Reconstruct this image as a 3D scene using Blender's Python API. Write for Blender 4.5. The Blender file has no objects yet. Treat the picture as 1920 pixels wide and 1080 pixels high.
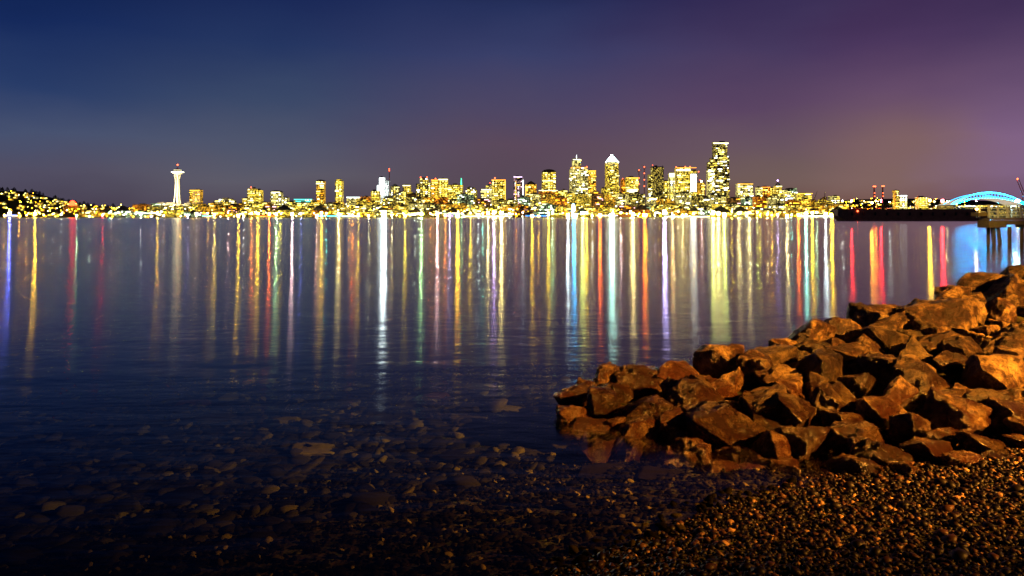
import bpy, bmesh, math, random
import numpy as np
from mathutils import Vector, Matrix, noise
from mathutils.bvhtree import BVHTree

random.seed(7); np.random.seed(7)
sc = bpy.context.scene
COL = sc.collection
R = math.radians

# ------------------------------------------------------------------ camera
F = 1490.0; HZ = 407.0; CH = 2.5            # focal length and horizon in photo pixels, eye height
cam_d = bpy.data.cameras.new('camera'); cam = bpy.data.objects.new('camera', cam_d); COL.objects.link(cam)
cam_d.sensor_width = 36; cam_d.lens = F/1920*36; cam_d.shift_y = -(540-HZ)/1920
cam_d.clip_start = .1; cam_d.clip_end = 20000
cam.location = (0, 0, CH); cam.rotation_euler = (R(90), 0, 0)
sc.camera = cam
sc.view_settings.view_transform = 'Standard'; sc.view_settings.look = 'None'
sc.view_settings.exposure = 0; sc.view_settings.gamma = 1
cy = sc.cycles
cy.use_denoising = True; cy.max_bounces = 8; cy.transparent_max_bounces = 12
cy.caustics_reflective = True; cy.sample_clamp_indirect = 0; cy.use_light_tree = False      # far small lamps must get their share of samples next to the near street lamp
cy.use_adaptive_sampling = False; cy.light_sampling_threshold = 0

# ------------------------------------------------------------------ node helpers
def nmat(name):
    m = bpy.data.materials.new(name); m.use_nodes = True
    nt = m.node_tree; nt.nodes.clear()
    return m, nt
def N(nt, t, **kw):
    n = nt.nodes.new(t)
    for k, v in kw.items():
        if k.startswith('i_'): n.inputs[k[2:].replace('_', ' ')].default_value = v
        elif k[0] == 'n' and k[1:].isdigit(): n.inputs[int(k[1:])].default_value = v
        else: setattr(n, k, v)
    return n
def L(nt, a, b): nt.links.new(a, b)
def math_n(nt, op, a, b=None, clamp=False):
    n = nt.nodes.new('ShaderNodeMath'); n.operation = op; n.use_clamp = clamp
    for i, v in enumerate((a, b)):
        if v is None: continue
        if isinstance(v, (int, float)): n.inputs[i].default_value = v
        else: nt.links.new(v, n.inputs[i])
    return n.outputs[0]
def ramp(nt, fac, stops, interp='LINEAR'):
    n = nt.nodes.new('ShaderNodeValToRGB'); cr = n.color_ramp; cr.interpolation = interp
    while len(cr.elements) < len(stops): cr.elements.new(.5)
    for e, (p, c) in zip(cr.elements, stops):
        e.position = p; e.color = (c[0], c[1], c[2], 1) if not isinstance(c, (int, float)) else (c, c, c, 1)
    nt.links.new(fac, n.inputs[0]); return n.outputs[0]
def mixc(nt, fac, a, b, blend='MIX'):
    n = nt.nodes.new('ShaderNodeMix'); n.data_type = 'RGBA'; n.blend_type = blend
    for i, v in ((0, fac), (6, a), (7, b)):
        if isinstance(v, (int, float)): n.inputs[i].default_value = v
        elif isinstance(v, tuple): n.inputs[i].default_value = (*v[:3], 1)
        else: nt.links.new(v, n.inputs[i])
    return n.outputs[2]

def hexl(h):
    h = h.lstrip('#'); o = []
    for i in (0, 2, 4):
        v = int(h[i:i+2], 16)/255; o.append(v/12.92 if v <= .04045 else ((v+.055)/1.055)**2.4)
    return tuple(o)

# ------------------------------------------------------------------ night sky: city glow near the horizon, blue on one side, purple on the other
w = bpy.data.worlds.new('World'); sc.world = w; w.use_nodes = True
nt = w.node_tree; nt.nodes.clear()
tc = N(nt, 'ShaderNodeTexCoord'); sp = N(nt, 'ShaderNodeSeparateXYZ'); L(nt, tc.outputs['Generated'], sp.inputs[0])
el = math_n(nt, 'DIVIDE', math_n(nt, 'ARCSINE', sp.outputs[2]), R(90))          # 0..1 over 0..90 degrees
az = math_n(nt, 'ARCTAN2', sp.outputs[0], sp.outputs[1])
azf = math_n(nt, 'ADD', math_n(nt, 'MULTIPLY', az, 1/R(66)), .5, clamp=True)   # 0 at left frame edge, 1 at right
nz = N(nt, 'ShaderNodeTexNoise'); nz.inputs['Scale'].default_value = 5; nz.inputs['Detail'].default_value = 3
mp = N(nt, 'ShaderNodeMapping'); mp.inputs['Scale'].default_value = (1, 1, 3.0); L(nt, tc.outputs['Generated'], mp.inputs[0]); L(nt, mp.outputs[0], nz.inputs[0])
nzv = math_n(nt, 'MULTIPLY', math_n(nt, 'SUBTRACT', nz.outputs[0], .5), .10)
el2 = math_n(nt, 'ADD', el, math_n(nt, 'MULTIPLY', nzv, .35))
def skyramp(cols):   # colours given at elevations in degrees
    return ramp(nt, el2, [(d/90, hexl(c)) for d, c in cols])
ELS = [.3, 2.6, 4.9, 7.9, 11.6, 15.3, 18, 50]
SKY = [(.003, ['#4a4152','#58546a','#4d5878','#2c4170','#182d62','#0b1f50','#010b26','#010410']),
       (.23,  ['#544858','#656270','#565c74','#3f4e70','#283a68','#1a2a5c','#050e2a','#010410']),
       (.50,  ['#54434c','#5f4f5c','#634f62','#544c6c','#3e4470','#293462','#090e28','#020410']),
       (.77,  ['#6e4a40','#7a6460','#705a68','#624a6a','#4c3e66','#352b57','#0d0a22','#030310']),
       (.89,  ['#785248','#8a6c68','#88696c','#6e5272','#513b64','#372852','#0e0920','#03030f']),
       (.997, ['#785a78','#8b6c8e','#8a6a8e','#705579','#4e3a62','#342650','#0e091e','#03030f'])]
skyc = None
azn = math_n(nt, 'ADD', azf, nzv)
for i, (p, cols) in enumerate(SKY):
    c = skyramp(list(zip(ELS, cols)))
    if skyc is None: skyc = c; continue
    mr = N(nt, 'ShaderNodeMapRange', interpolation_type='SMOOTHSTEP'); mr.inputs['From Min'].default_value = SKY[i-1][0]; mr.inputs['From Max'].default_value = p
    L(nt, azn, mr.inputs['Value']); skyc = mixc(nt, mr.outputs[0], skyc, c)
bg = N(nt, 'ShaderNodeBackground'); bg.inputs[1].default_value = .86; L(nt, skyc, bg.inputs[0])
wo = N(nt, 'ShaderNodeOutputWorld'); L(nt, bg.outputs[0], wo.inputs[0])

# ------------------------------------------------------------------ object helpers
def tag(o, label=None, cat=None, group=None, kind=None):
    if label: o['label'] = label
    if cat: o['category'] = cat
    if group: o['group'] = group
    if kind: o['kind'] = kind
    return o
def empty(name, loc, label=None, cat=None, group=None):
    o = bpy.data.objects.new(name, None); COL.objects.link(o); o.location = loc; o.empty_display_size = 1
    return tag(o, label, cat, group)
def mesh_obj(name, me, mat=None, parent=None, loc=(0, 0, 0)):
    o = bpy.data.objects.new(name, me); COL.objects.link(o); o.location = loc
    if mat is not None and len(me.materials) == 0: me.materials.append(mat)
    if parent: o.parent = parent
    return o
class MB:
    """collects simple solids into one mesh"""
    def __init__(s): s.v = []; s.f = []
    def add(s, vs, fs):
        b = len(s.v); s.v += [tuple(p) for p in vs]; s.f += [tuple(b+i for i in f) for f in fs]; return s
    def box(s, x0, x1, y0, y1, z0, z1):
        return s.add([(x0,y0,z0),(x1,y0,z0),(x1,y1,z0),(x0,y1,z0),(x0,y0,z1),(x1,y0,z1),(x1,y1,z1),(x0,y1,z1)],
                     [(3,2,1,0),(4,5,6,7),(0,1,5,4),(1,2,6,5),(2,3,7,6),(3,0,4,7)])
    def frust(s, x0, x1, y0, y1, z0, z1, k):      # box whose top is scaled by k
        cx, cy_, = (x0+x1)/2, (y0+y1)/2; a, b = (x1-x0)/2*k, (y1-y0)/2*k
        return s.add([(x0,y0,z0),(x1,y0,z0),(x1,y1,z0),(x0,y1,z0),(cx-a,cy_-b,z1),(cx+a,cy_-b,z1),(cx+a,cy_+b,z1),(cx-a,cy_+b,z1)],
                     [(3,2,1,0),(4,5,6,7),(0,1,5,4),(1,2,6,5),(2,3,7,6),(3,0,4,7)])
    def tube(s, a, b, r0, r1=None, n=8):
        r1 = r0 if r1 is None else r1; a, b = Vector(a), Vector(b); d = (b-a).normalized()
        u = d.orthogonal().normalized(); v = d.cross(u); vs = []
        for p, r in ((a, r0), (b, r1)):
            for i in range(n):
                t = 2*math.pi*i/n; vs.append(p+u*math.cos(t)*r+v*math.sin(t)*r)
        return s.add(vs, [(i, (i+1)%n, n+(i+1)%n, n+i) for i in range(n)]+[tuple(range(n))[::-1], tuple(range(n, 2*n))])
    def lathe(s, prof, c=(0,0,0), n=20):
        vs = []
        for r, z in prof:
            for i in range(n):
                t = 2*math.pi*i/n; vs.append((c[0]+r*math.cos(t), c[1]+r*math.sin(t), c[2]+z))
        fs = [(k*n+i, k*n+(i+1)%n, (k+1)*n+(i+1)%n, (k+1)*n+i) for k in range(len(prof)-1) for i in range(n)]
        fs += [tuple(range(n))[::-1], tuple((len(prof)-1)*n+i for i in range(n))]
        return s.add(vs, fs)
    def path(s, pts, r, n=6):
        for a, b in zip(pts, pts[1:]): s.tube(a, b, r, n=n)
        return s
    def mesh(s, name='m'):
        me = bpy.data.meshes.new(name); me.from_pydata(s.v, [], s.f); me.update(); return me
    def build(s, name, mat, parent=None, loc=(0,0,0), smooth=False):
        me = s.mesh(name); me.materials.append(mat)
        if smooth: me.polygons.foreach_set('use_smooth', [True]*len(me.polygons))
        return mesh_obj(name, me, None, parent, loc)

def PX(px, Y): return (px-960)/F*Y
def PZ(py, Y): return CH+(HZ-py)*Y/F

# ------------------------------------------------------------------ materials
def emis(name, col, k, sample='NONE'):
    m, nt = nmat(name); e = N(nt, 'ShaderNodeEmission'); e.inputs[0].default_value = (*col, 1); e.inputs[1].default_value = k
    o = N(nt, 'ShaderNodeOutputMaterial'); L(nt, e.outputs[0], o.inputs[0]); m.cycles.emission_sampling = sample
    return m
def plain(name, col, rough=.7, metal=0, var=.25, scale=.5):
    m, nt = nmat(name); b = N(nt, 'ShaderNodeBsdfPrincipled'); o = N(nt, 'ShaderNodeOutputMaterial'); L(nt, b.outputs[0], o.inputs[0])
    t = N(nt, 'ShaderNodeTexCoord'); n = N(nt, 'ShaderNodeTexNoise'); n.inputs['Scale'].default_value = scale; n.inputs['Detail'].default_value = 5
    L(nt, t.outputs['Object'], n.inputs[0])
    L(nt, mixc(nt, n.outputs[0], tuple(c*(1-var) for c in col), tuple(min(1, c*(1+var)) for c in col)), b.inputs['Base Color'])
    b.inputs['Roughness'].default_value = rough; b.inputs['Metallic'].default_value = metal
    return m

def facade(name, base, lit, k, frac, cw=3.4, ch=3.8):
    """wall with a grid of small windows, some of them lit"""
    m, nt = nmat(name); m.cycles.emission_sampling = 'NONE'
    b = N(nt, 'ShaderNodeBsdfPrincipled'); o = N(nt, 'ShaderNodeOutputMaterial'); L(nt, b.outputs[0], o.inputs[0])
    t = N(nt, 'ShaderNodeTexCoord'); s = N(nt, 'ShaderNodeSeparateXYZ'); L(nt, t.outputs['Object'], s.inputs[0])
    oi = N(nt, 'ShaderNodeObjectInfo')
    u = math_n(nt, 'DIVIDE', math_n(nt, 'ADD', s.outputs[0], s.outputs[1]), cw); v = math_n(nt, 'DIVIDE', s.outputs[2], ch)
    cb = N(nt, 'ShaderNodeCombineXYZ'); L(nt, math_n(nt, 'FLOOR', u), cb.inputs[0]); L(nt, math_n(nt, 'FLOOR', v), cb.inputs[1])
    L(nt, math_n(nt, 'MULTIPLY', oi.outputs['Random'], 97.0), cb.inputs[2])
    wn = N(nt, 'ShaderNodeTexWhiteNoise', noise_dimensions='3D'); L(nt, cb.outputs[0], wn.inputs[0])
    cl = N(nt, 'ShaderNodeTexNoise'); cl.inputs['Scale'].default_value = .16; L(nt, cb.outputs[0], cl.inputs[0])   # whole floors and wings lit together
    on = math_n(nt, 'LESS_THAN', math_n(nt, 'ADD', wn.outputs[0], math_n(nt, 'MULTIPLY', math_n(nt, 'SUBTRACT', cl.outputs[0], .5), 1.2)), frac)
    fu = math_n(nt, 'FRACT', u); fv = math_n(nt, 'FRACT', v)
    inw = math_n(nt, 'MULTIPLY', math_n(nt, 'LESS_THAN', math_n(nt, 'ABSOLUTE', math_n(nt, 'SUBTRACT', fu, .5)), .38),
                 math_n(nt, 'LESS_THAN', math_n(nt, 'ABSOLUTE', math_n(nt, 'SUBTRACT', fv, .5)), .3))
    vary = math_n(nt, 'ADD', math_n(nt, 'MULTIPLY', wn.outputs[0], 2.0), .3)
    st = math_n(nt, 'MULTIPLY', math_n(nt, 'MULTIPLY', on, inw), math_n(nt, 'MULTIPLY', vary, k))
    L(nt, mixc(nt, inw, base, (.03, .035, .04)), b.inputs['Base Color'])
    b.inputs['Emission Color'].default_value = (*lit, 1); L(nt, st, b.inputs['Emission Strength'])
    b.inputs['Roughness'].default_value = .6
    return m
FAC = {
 'amber':  facade('amber lit facade', (.16,.12,.07), (1,.50,.03), 1.5, .66),
 'yellow': facade('yellow lit facade', (.18,.16,.10), (1,.68,.06), 1.5, .66),
 'pale':   facade('pale lit facade', (.22,.21,.18), (1,.82,.22), 1.5, .62),
 'orange': facade('orange lit facade', (.16,.07,.03), (1,.30,.015), 1.3, .60),
 'dark':   facade('dark office facade', (.07,.065,.06), (1,.74,.12), 1.3, .42),
 'green':  facade('greenish glass facade', (.08,.10,.09), (.62,.85,.42), 1.2, .50),
 'violet': facade('dark violet facade', (.08,.06,.08), (.85,.50,.52), .9, .45),
 'blue':   facade('blue lit facade', (.05,.08,.16), (.08,.30,1), 1.6, .55),
 'white':  facade('white lit facade', (.3,.3,.3), (.85,1,.95), 2.2, .75),
 'brown':  facade('dark brown facade', (.12,.06,.03), (1,.45,.08), .7, .40),
}
WIN = {
 'warm':  [emis('warm window', (1,.70,.07), 2.2), emis('bright warm window', (1,.84,.16), 4.5)],
 'pale':  [emis('pale window', (1,.90,.28), 3), emis('bright pale window', (1,.95,.5), 5)],
 'white': [emis('white window', (.9,1,.95), 5), emis('bright white window', (.95,1,1), 8)],
 'amber': [emis('amber window', (1,.36,.015), 2.4), emis('bright amber window', (1,.5,.02), 4.5)],
 'green': [emis('green white window', (.62,1,.55), 3.4)],
 'rose':  [emis('rose window', (1,.55,.60), 3)],
 'blue':  [emis('blue window', (.12,.5,1), 5)],
 'cyan':  [emis('cyan window', (.1,.85,1), 5)],
}
PAL = {'amber': ['warm','warm','amber','pale'], 'yellow': ['warm','pale','warm'], 'pale': ['pale','pale','warm','white'], 'orange': ['amber','amber','warm'],
       'dark': ['pale','warm','warm','pale','white'], 'green': ['green','pale','white'], 'violet': ['rose','white','warm'], 'blue': ['blue','white','blue'],
       'white': ['white'], 'brown': ['amber','amber','rose']}
ROOFM = plain('roof felt', (.10,.085,.07)); CONC = plain('pale concrete', (.45,.43,.40)); STEEL = plain('painted steel', (.25,.24,.23), .5, .3)
REDSTEEL = plain('red painted steel', (.42,.07,.04), .5); WHITE = plain('white paint', (.8,.8,.78), .5, 0, .05); DARK = plain('dark hull paint', (.045,.028,.018), .6)
RED = emis('red aviation lamp', (1,.10,.03), 9); REDHOT = emis('red neon', (1,.022,.006), 22)
VIOLETL = emis('violet lamp', (.55,.35,1), 12); GREENL = emis('green lamp', (.05,1,.35), 6)
def unit_mesh(mat):
    me = MB().box(-.5,.5,-.5,.5,-.5,.5).mesh('window'); me.materials.append(mat); return me
WMESH = {k: [unit_mesh(m) for m in v] for k, v in WIN.items()}
REDM = MB().lathe([(.05,-.5),(.4,-.35),(.5,0),(.4,.35),(.05,.5)], n=8).mesh('beacon'); REDM.materials.append(RED)

# ------------------------------------------------------------------ labels that single things out
LM = [(136,'red-lit dome'),(333,'white observation tower'),(368,'lone amber block'),(423,'broad dark apartment block'),(473,'stepped yellow block'),(519,'pale-crowned block'),(570,'teal-roofed block'),
      (601,'slim round-topped tower'),(636,'slim white-windowed tower'),(715,'brilliant white tower'),(792,'tower with two red roof lights'),(862,'green-spired block'),
      (935,'broad yellow grid block'),(973,'violet-framed tower'),(996,'gabled amber tower'),(1029,'dark-domed tower'),(1082,'spire-topped tower'),(1147,'white-pyramid tower'),
      (1184,'square tower beside the cranes'),(1231,'flared-top tower'),(1285,'red-lit flat-roofed tower'),(1350,'tallest tower'),(1395,'pale square block'),(1458,'small violet-tipped tower'),
      (1527,'leaning yellow crane'),(1647,'twin red-topped stacks'),(1679,'yellow clock tower'),(1845,'blue arched roof')]
def where(px):
    x, n = min(LM, key=lambda t: abs(t[0]-px)); d = px-x
    return ('below the ' if abs(d) < 7 else 'left of the ' if d < 0 else 'right of the ')+n
LAB = []      # (object, base label, px, plural head)
ORD = 'first second third fourth fifth sixth seventh eighth ninth tenth eleventh twelfth thirteenth fourteenth fifteenth sixteenth seventeenth eighteenth nineteenth twentieth'.split()
def later(o, base, px): LAB.append((o, base, px))   # ordinals are added at the end
def settle_labels():
    d = {}
    for o, b, px in LAB: d.setdefault(b, []).append((px, o))
    for b, l in d.items():
        l.sort(key=lambda t: t[0])
        for i, (px, o) in enumerate(l):
            o['label'] = b if len(l) == 1 else f"{b}, {'leftmost' if i == 0 else 'rightmost' if i == len(l)-1 else ORD[i]+' from left' if i < 20 else ORD[min(19, len(l)-1-i)]+' from right'}"

# ------------------------------------------------------------------ terrain
WL0 = Vector((.446, 5.53)); WDIR = Vector((2.6, 2.17)).normalized(); WN = Vector((WDIR.y, -WDIR.x))     # waterline and its landward normal
def beach(x, y):
    p = Vector((x, y)); d = (p-WL0).dot(WN)
    wob = .05*noise.noise(Vector((x*.5, y*.5, 0)))
    if d > 0: z = .15*d if d < 8 else 1.2+(d-8)*.03
    else: z = .105*d if d > -4 else -.42+.055*(d+4)
    return max(z+wob, -5)
# riprap mound: foot and crest lines, (x, y, z)
foot = [(.35,9.7,-.05),(.7,9.3,-.05),(1.4,8.8,-.05),(2.37,8.05,-.05),(3.1,7.75,.0),(3.75,7.6,.12),(4.8,7.7,.22),(7.0,8.6,.5),(11,10.5,.9),(18,13,1.3)]
crest= [(.5,10.6,.10),(1.0,10.8,.32),(1.74,10.9,.42),(2.9,11.2,.62),(4.35,12.0,.86),(6.1,12.6,1.08),(7.4,13.2,1.32),(9.2,14.3,1.45),(13,17,1.8),(20,21,1.9)]
mv, mf = [], []
for (a, b) in zip(foot, crest):
    a, b = Vector(a), Vector(b); out = (b-a); out.z = 0; out.normalize()
    mv += [a-out*.5-Vector((0,0,.4)), a, a.lerp(b,.5)+Vector((0,0,.05)), b, b+out*.9-Vector((0,0,.35)), b+out*2.6-Vector((0,0,1.9))]
for i in range(len(foot)-1):
    for j in range(5): k = i*6+j; mf.append((k, k+6, k+7, k+1))
mound = BVHTree.FromPolygons(mv, mf)
def hill(x, Y):           # far land
    if Y < 2945: return -5
    if Y < 2960: return -5+7*(Y-2945)/15
    t = min(1, (Y-2960)/900)
    px = 960+x*F/Y
    def env(p, tab):
        for (a, ya), (b, yb) in zip(tab, tab[1:]):
            if a <= p <= b: return ya+(yb-ya)*(p-a)/(b-a)
        return tab[0][1] if p < tab[0][0] else tab[-1][1]
    ry = env(px, [(-400,352),(-100,355),(0,357),(40,358),(65,362),(110,374),(150,384),(210,388),(290,390),(500,391),(1200,388),(1500,386),(1600,374),(1700,372),(1800,375),(2100,382)])
    zr = CH+(HZ-ry)*(2960+900)/F
    return 2+(zr-2)*t**1.15
def nonuni(lo, hi, step, far, g=1.35):
    v = list(np.arange(lo, hi+1e-6, step)); s = step; a = hi
    while a < far: s *= g; a += s; v.append(a)
    s = step; a = lo
    while a > -far: s *= g; a -= s; v.insert(0, a)
    return v
xs = nonuni(-9, 14, .16, 7000, 1.3)
xs = sorted(xs+list(np.arange(-2600, 2601, 60)))
ys = list(np.arange(-6, 17.01, .16)); s = .16; a = -6
while a > -400: s *= 1.4; a -= s; ys.insert(0, a)
s = .16; a = 17
while a < 2900: s *= 1.3; a += s; ys.append(min(a, 2930))
ys = sorted(set(ys+[2945, 2960]+[2960+30*i for i in range(1, 33)]+[4200, 5000, 7000, 12000]))
def ground_z(x, y):
    if y > 2000: 
        if y > 3860: return hill(x*3860/y, 3860)-(y-3860)*.012
        return hill(x, y)
    z = beach(x, y)
    if -2 < x < 20 and 6 < y < 26:
        h = mound.ray_cast(Vector((x, y, 10)), Vector((0, 0, -1)))
        if h[0] is not None: z = max(z, h[0].z-.22)
    return z
gv = [(x, y, ground_z(x, y)) for y in ys for x in xs]; nx = len(xs)
gf = [(j*nx+i, j*nx+i+1, (j+1)*nx+i+1, (j+1)*nx+i) for j in range(len(ys)-1) for i in range(nx-1)]
gm = bpy.data.meshes.new('ground'); gm.from_pydata(gv, [], gf); gm.polygons.foreach_set('use_smooth', [True]*len(gf)); gm.update()
m, nt = nmat('shingle and mud'); b = N(nt, 'ShaderNodeBsdfPrincipled'); o_ = N(nt, 'ShaderNodeOutputMaterial'); L(nt, b.outputs[0], o_.inputs[0])
t = N(nt, 'ShaderNodeTexCoord'); v = N(nt, 'ShaderNodeTexVoronoi'); v.inputs['Scale'].default_value = 22; L(nt, t.outputs['Object'], v.inputs[0])
n1 = N(nt, 'ShaderNodeTexNoise'); n1.inputs['Scale'].default_value = 2.2; n1.inputs['Detail'].default_value = 6; L(nt, t.outputs['Object'], n1.inputs[0])
c1 = ramp(nt, n1.outputs[0], [(.3, (.008,.006,.004)), (.55, (.05,.042,.018)), (.75, (.16,.14,.045))])
L(nt, mixc(nt, .35, c1, v.outputs['Color'], 'MULTIPLY'), b.inputs['Base Color'])
bp = N(nt, 'ShaderNodeBump'); bp.inputs['Strength'].default_value = .6; bp.inputs['Distance'].default_value = .02; L(nt, v.outputs[0], bp.inputs['Height']); L(nt, bp.outputs[0], b.inputs['Normal'])
b.inputs['Roughness'].default_value = .8; b.inputs['Specular IOR Level'].default_value = .08
tag(mesh_obj('ground', gm, m), kind='structure')
gbvh = BVHTree.FromPolygons([Vector(p) for p in gv], gf)

# ------------------------------------------------------------------ water: closed body, rippled skin that mirrors the sky and the lights, absorbing inside
m, nt = nmat('sea water'); o_ = N(nt, 'ShaderNodeOutputMaterial')
t = N(nt, 'ShaderNodeTexCoord')
gl = N(nt, 'ShaderNodeBsdfAnisotropic') if hasattr(bpy.types, 'ShaderNodeBsdfAnisotropic') else N(nt, 'ShaderNodeBsdfGlossy')
gl.distribution = 'BECKMANN'; gl.inputs['Color'].default_value = (1, 1, 1, 1)
def wnoise(sx, sy, scale, detail=3):
    mp = N(nt, 'ShaderNodeMapping'); mp.inputs['Scale'].default_value = (sx, sy, 1); L(nt, t.outputs['Object'], mp.inputs[0])
    n = N(nt, 'ShaderNodeTexNoise'); n.inputs['Scale'].default_value = scale; n.inputs['Detail'].default_value = detail; L(nt, mp.outputs[0], n.inputs[0]); return n.outputs[0]
patch = wnoise(.25, 1, .05, 4)                                  # cat's paws: patches with more or less ripple
rough = ramp(nt, patch, [(.3, .162), (.5, .173), (.7, .188)])
L(nt, rough, gl.inputs['Roughness'])
gl.inputs['Anisotropy'].default_value = .40
tg = N(nt, 'ShaderNodeCombineXYZ'); tg.inputs[0].default_value = 1; L(nt, tg.outputs[0], gl.inputs['Tangent'])
rip = math_n(nt, 'ADD', wnoise(.45, 1, 3.0, 3), math_n(nt, 'MULTIPLY', wnoise(.5, 1, .7, 2), 2.0))
bp = N(nt, 'ShaderNodeBump'); bp.inputs['Strength'].default_value = 1; bp.inputs['Distance'].default_value = .008; L(nt, rip, bp.inputs['Height']); L(nt, bp.outputs[0], gl.inputs['Normal'])
ge = N(nt, 'ShaderNodeNewGeometry'); dt = N(nt, 'ShaderNodeVectorMath', operation='DOT_PRODUCT'); L(nt, ge.outputs['Normal'], dt.inputs[0]); L(nt, ge.outputs['Incoming'], dt.inputs[1])
sch = math_n(nt, 'POWER', math_n(nt, 'SUBTRACT', 1.0, math_n(nt, 'ABSOLUTE', dt.outputs['Value'])), 5.0)
frv = math_n(nt, 'ADD', math_n(nt, 'MULTIPLY', sch, .98), .02, clamp=True)          # Schlick, the same from both sides
tr = N(nt, 'ShaderNodeBsdfTransparent'); mx = N(nt, 'ShaderNodeMixShader')
L(nt, frv, mx.inputs[0]); L(nt, tr.outputs[0], mx.inputs[1]); L(nt, gl.outputs[0], mx.inputs[2]); L(nt, mx.outputs[0], o_.inputs[0])
va = N(nt, 'ShaderNodeVolumeAbsorption'); va.inputs[0].default_value = (.42, .60, .30, 1); va.inputs[1].default_value = .8; L(nt, va.outputs[0], o_.inputs['Volume'])
WATER = m
wb = MB().box(-6500, 6500, -60, 2950, -9, 0)
tag(wb.build('water', m), kind='structure')

# ------------------------------------------------------------------ street lamp on the shore path behind the viewer (lights rocks and shingle)
gz = ground_z(16.2, 2.4)
sl = empty('street_lamp', (16.2, 2.4, gz), 'tall shore path street lamp with a sodium orange head above the shingle', 'street lamp')
MB().tube((0,0,0), (0,0,7-gz), .09, .06, 12).tube((0,0,0), (0,0,.8), .14, .12, 12).build('pole', STEEL, sl)
MB().tube((0,0,7-gz), (-1.3,0,7.25-gz), .05, .04).build('arm', STEEL, sl)
MB().frust(-2.0,-1.3,-.16,.16,7.14-gz,7.34-gz,.7).build('lamp_head', STEEL, sl)
MB().box(-1.95,-1.35,-.12,.12,7.12-gz,7.135-gz).build('lens', emis('sodium lens', (1,.5,.1), 30), sl)
ld = bpy.data.lights.new('sodium lamp', 'SPOT'); ld.energy = 68000; ld.color = (1, .37, .04); ld.shadow_soft_size = .10; ld.spot_size = R(66); ld.spot_blend = 1.0
lo = bpy.data.objects.new('sodium_light', ld); COL.objects.link(lo); lo.parent = sl; lo.location = (-1.65, 0, 7.05-gz)
tgt = Vector((4.0, 12.9, 0)); d = tgt-(sl.location+lo.location); lo.rotation_euler = d.to_track_quat('-Z', 'Y').to_euler()

# ------------------------------------------------------------------ riprap rocks
def rock_material():
    m, nt = nmat('wet basalt'); b = N(nt, 'ShaderNodeBsdfPrincipled'); o = N(nt, 'ShaderNodeOutputMaterial'); L(nt, b.outputs[0], o.inputs[0])
    t = N(nt, 'ShaderNodeTexCoord'); oi = N(nt, 'ShaderNodeObjectInfo'); ge = N(nt, 'ShaderNodeNewGeometry')
    ad = N(nt, 'ShaderNodeVectorMath', operation='ADD'); L(nt, t.outputs['Object'], ad.inputs[0])
    cm = N(nt, 'ShaderNodeCombineXYZ'); L(nt, math_n(nt, 'MULTIPLY', oi.outputs['Random'], 50), cm.inputs[0]); L(nt, cm.outputs[0], ad.inputs[1])
    def nz(s, d, r=.6, lac=2.2):
        n = N(nt, 'ShaderNodeTexNoise'); n.inputs['Scale'].default_value = s; n.inputs['Detail'].default_value = d; n.inputs['Roughness'].default_value = r; n.inputs['Lacunarity'].default_value = lac
        L(nt, ad.outputs[0], n.inputs[0]); return n.outputs[0]
    big = nz(3.0, 8, .68); fine = nz(16, 8, .75); 
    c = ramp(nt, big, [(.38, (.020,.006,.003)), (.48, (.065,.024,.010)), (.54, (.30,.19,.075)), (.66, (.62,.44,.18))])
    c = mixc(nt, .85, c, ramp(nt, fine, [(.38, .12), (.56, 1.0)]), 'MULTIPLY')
    vo = N(nt, 'ShaderNodeTexVoronoi', feature='DISTANCE_TO_EDGE'); vo.inputs['Scale'].default_value = 2.1
    ds = N(nt, 'ShaderNodeVectorMath', operation='ADD'); L(nt, ad.outputs[0], ds.inputs[0]); sc_ = N(nt, 'ShaderNodeVectorMath', operation='SCALE'); sc_.inputs['Scale'].default_value = .35
    nn = N(nt, 'ShaderNodeTexNoise'); nn.inputs['Scale'].default_value = 4; nn.inputs['Detail'].default_value = 4; L(nt, ad.outputs[0], nn.inputs[0]); L(nt, nn.outputs['Color'], sc_.inputs[0]); L(nt, sc_.outputs[0], ds.inputs[1]); L(nt, ds.outputs[0], vo.inputs[0])
    crack = ramp(nt, vo.outputs[0], [(0, .55), (.02, 1)])
    c = mixc(nt, 1, c, crack, 'MULTIPLY')
    sepp = N(nt, 'ShaderNodeSeparateXYZ'); L(nt, ge.outputs['Position'], sepp.inputs[0])
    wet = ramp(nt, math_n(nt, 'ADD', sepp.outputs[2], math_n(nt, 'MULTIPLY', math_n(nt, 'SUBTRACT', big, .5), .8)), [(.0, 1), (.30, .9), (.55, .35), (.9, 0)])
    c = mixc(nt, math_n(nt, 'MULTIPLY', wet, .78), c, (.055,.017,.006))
    tint = math_n(nt, 'ADD', math_n(nt, 'MULTIPLY', math_n(nt, 'POWER', oi.outputs['Random'], 1.4), 1.2), .4)
    hsv = N(nt, 'ShaderNodeHueSaturation'); L(nt, c, hsv.inputs['Color']); L(nt, tint, hsv.inputs['Value']); L(nt, hsv.outputs[0], b.inputs['Base Color'])
    L(nt, ramp(nt, wet, [(0, .5), (1, .24)]), b.inputs['Roughness'])
    hgt = math_n(nt, 'ADD', math_n(nt, 'ADD', math_n(nt, 'MULTIPLY', fine, .8), math_n(nt, 'MULTIPLY', nz(38, 4, .7), .3)), math_n(nt, 'ADD', math_n(nt, 'MULTIPLY', nz(6, 6, .65), 1.0), math_n(nt, 'MULTIPLY', crack, .25)))
    bp = N(nt, 'ShaderNodeBump'); bp.inputs['Strength'].default_value = 1; bp.inputs['Distance'].default_value = .13; L(nt, hgt, bp.inputs['Height']); L(nt, bp.outputs[0], b.inputs['Normal'])
    return m
ROCKM = rock_material()
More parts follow.
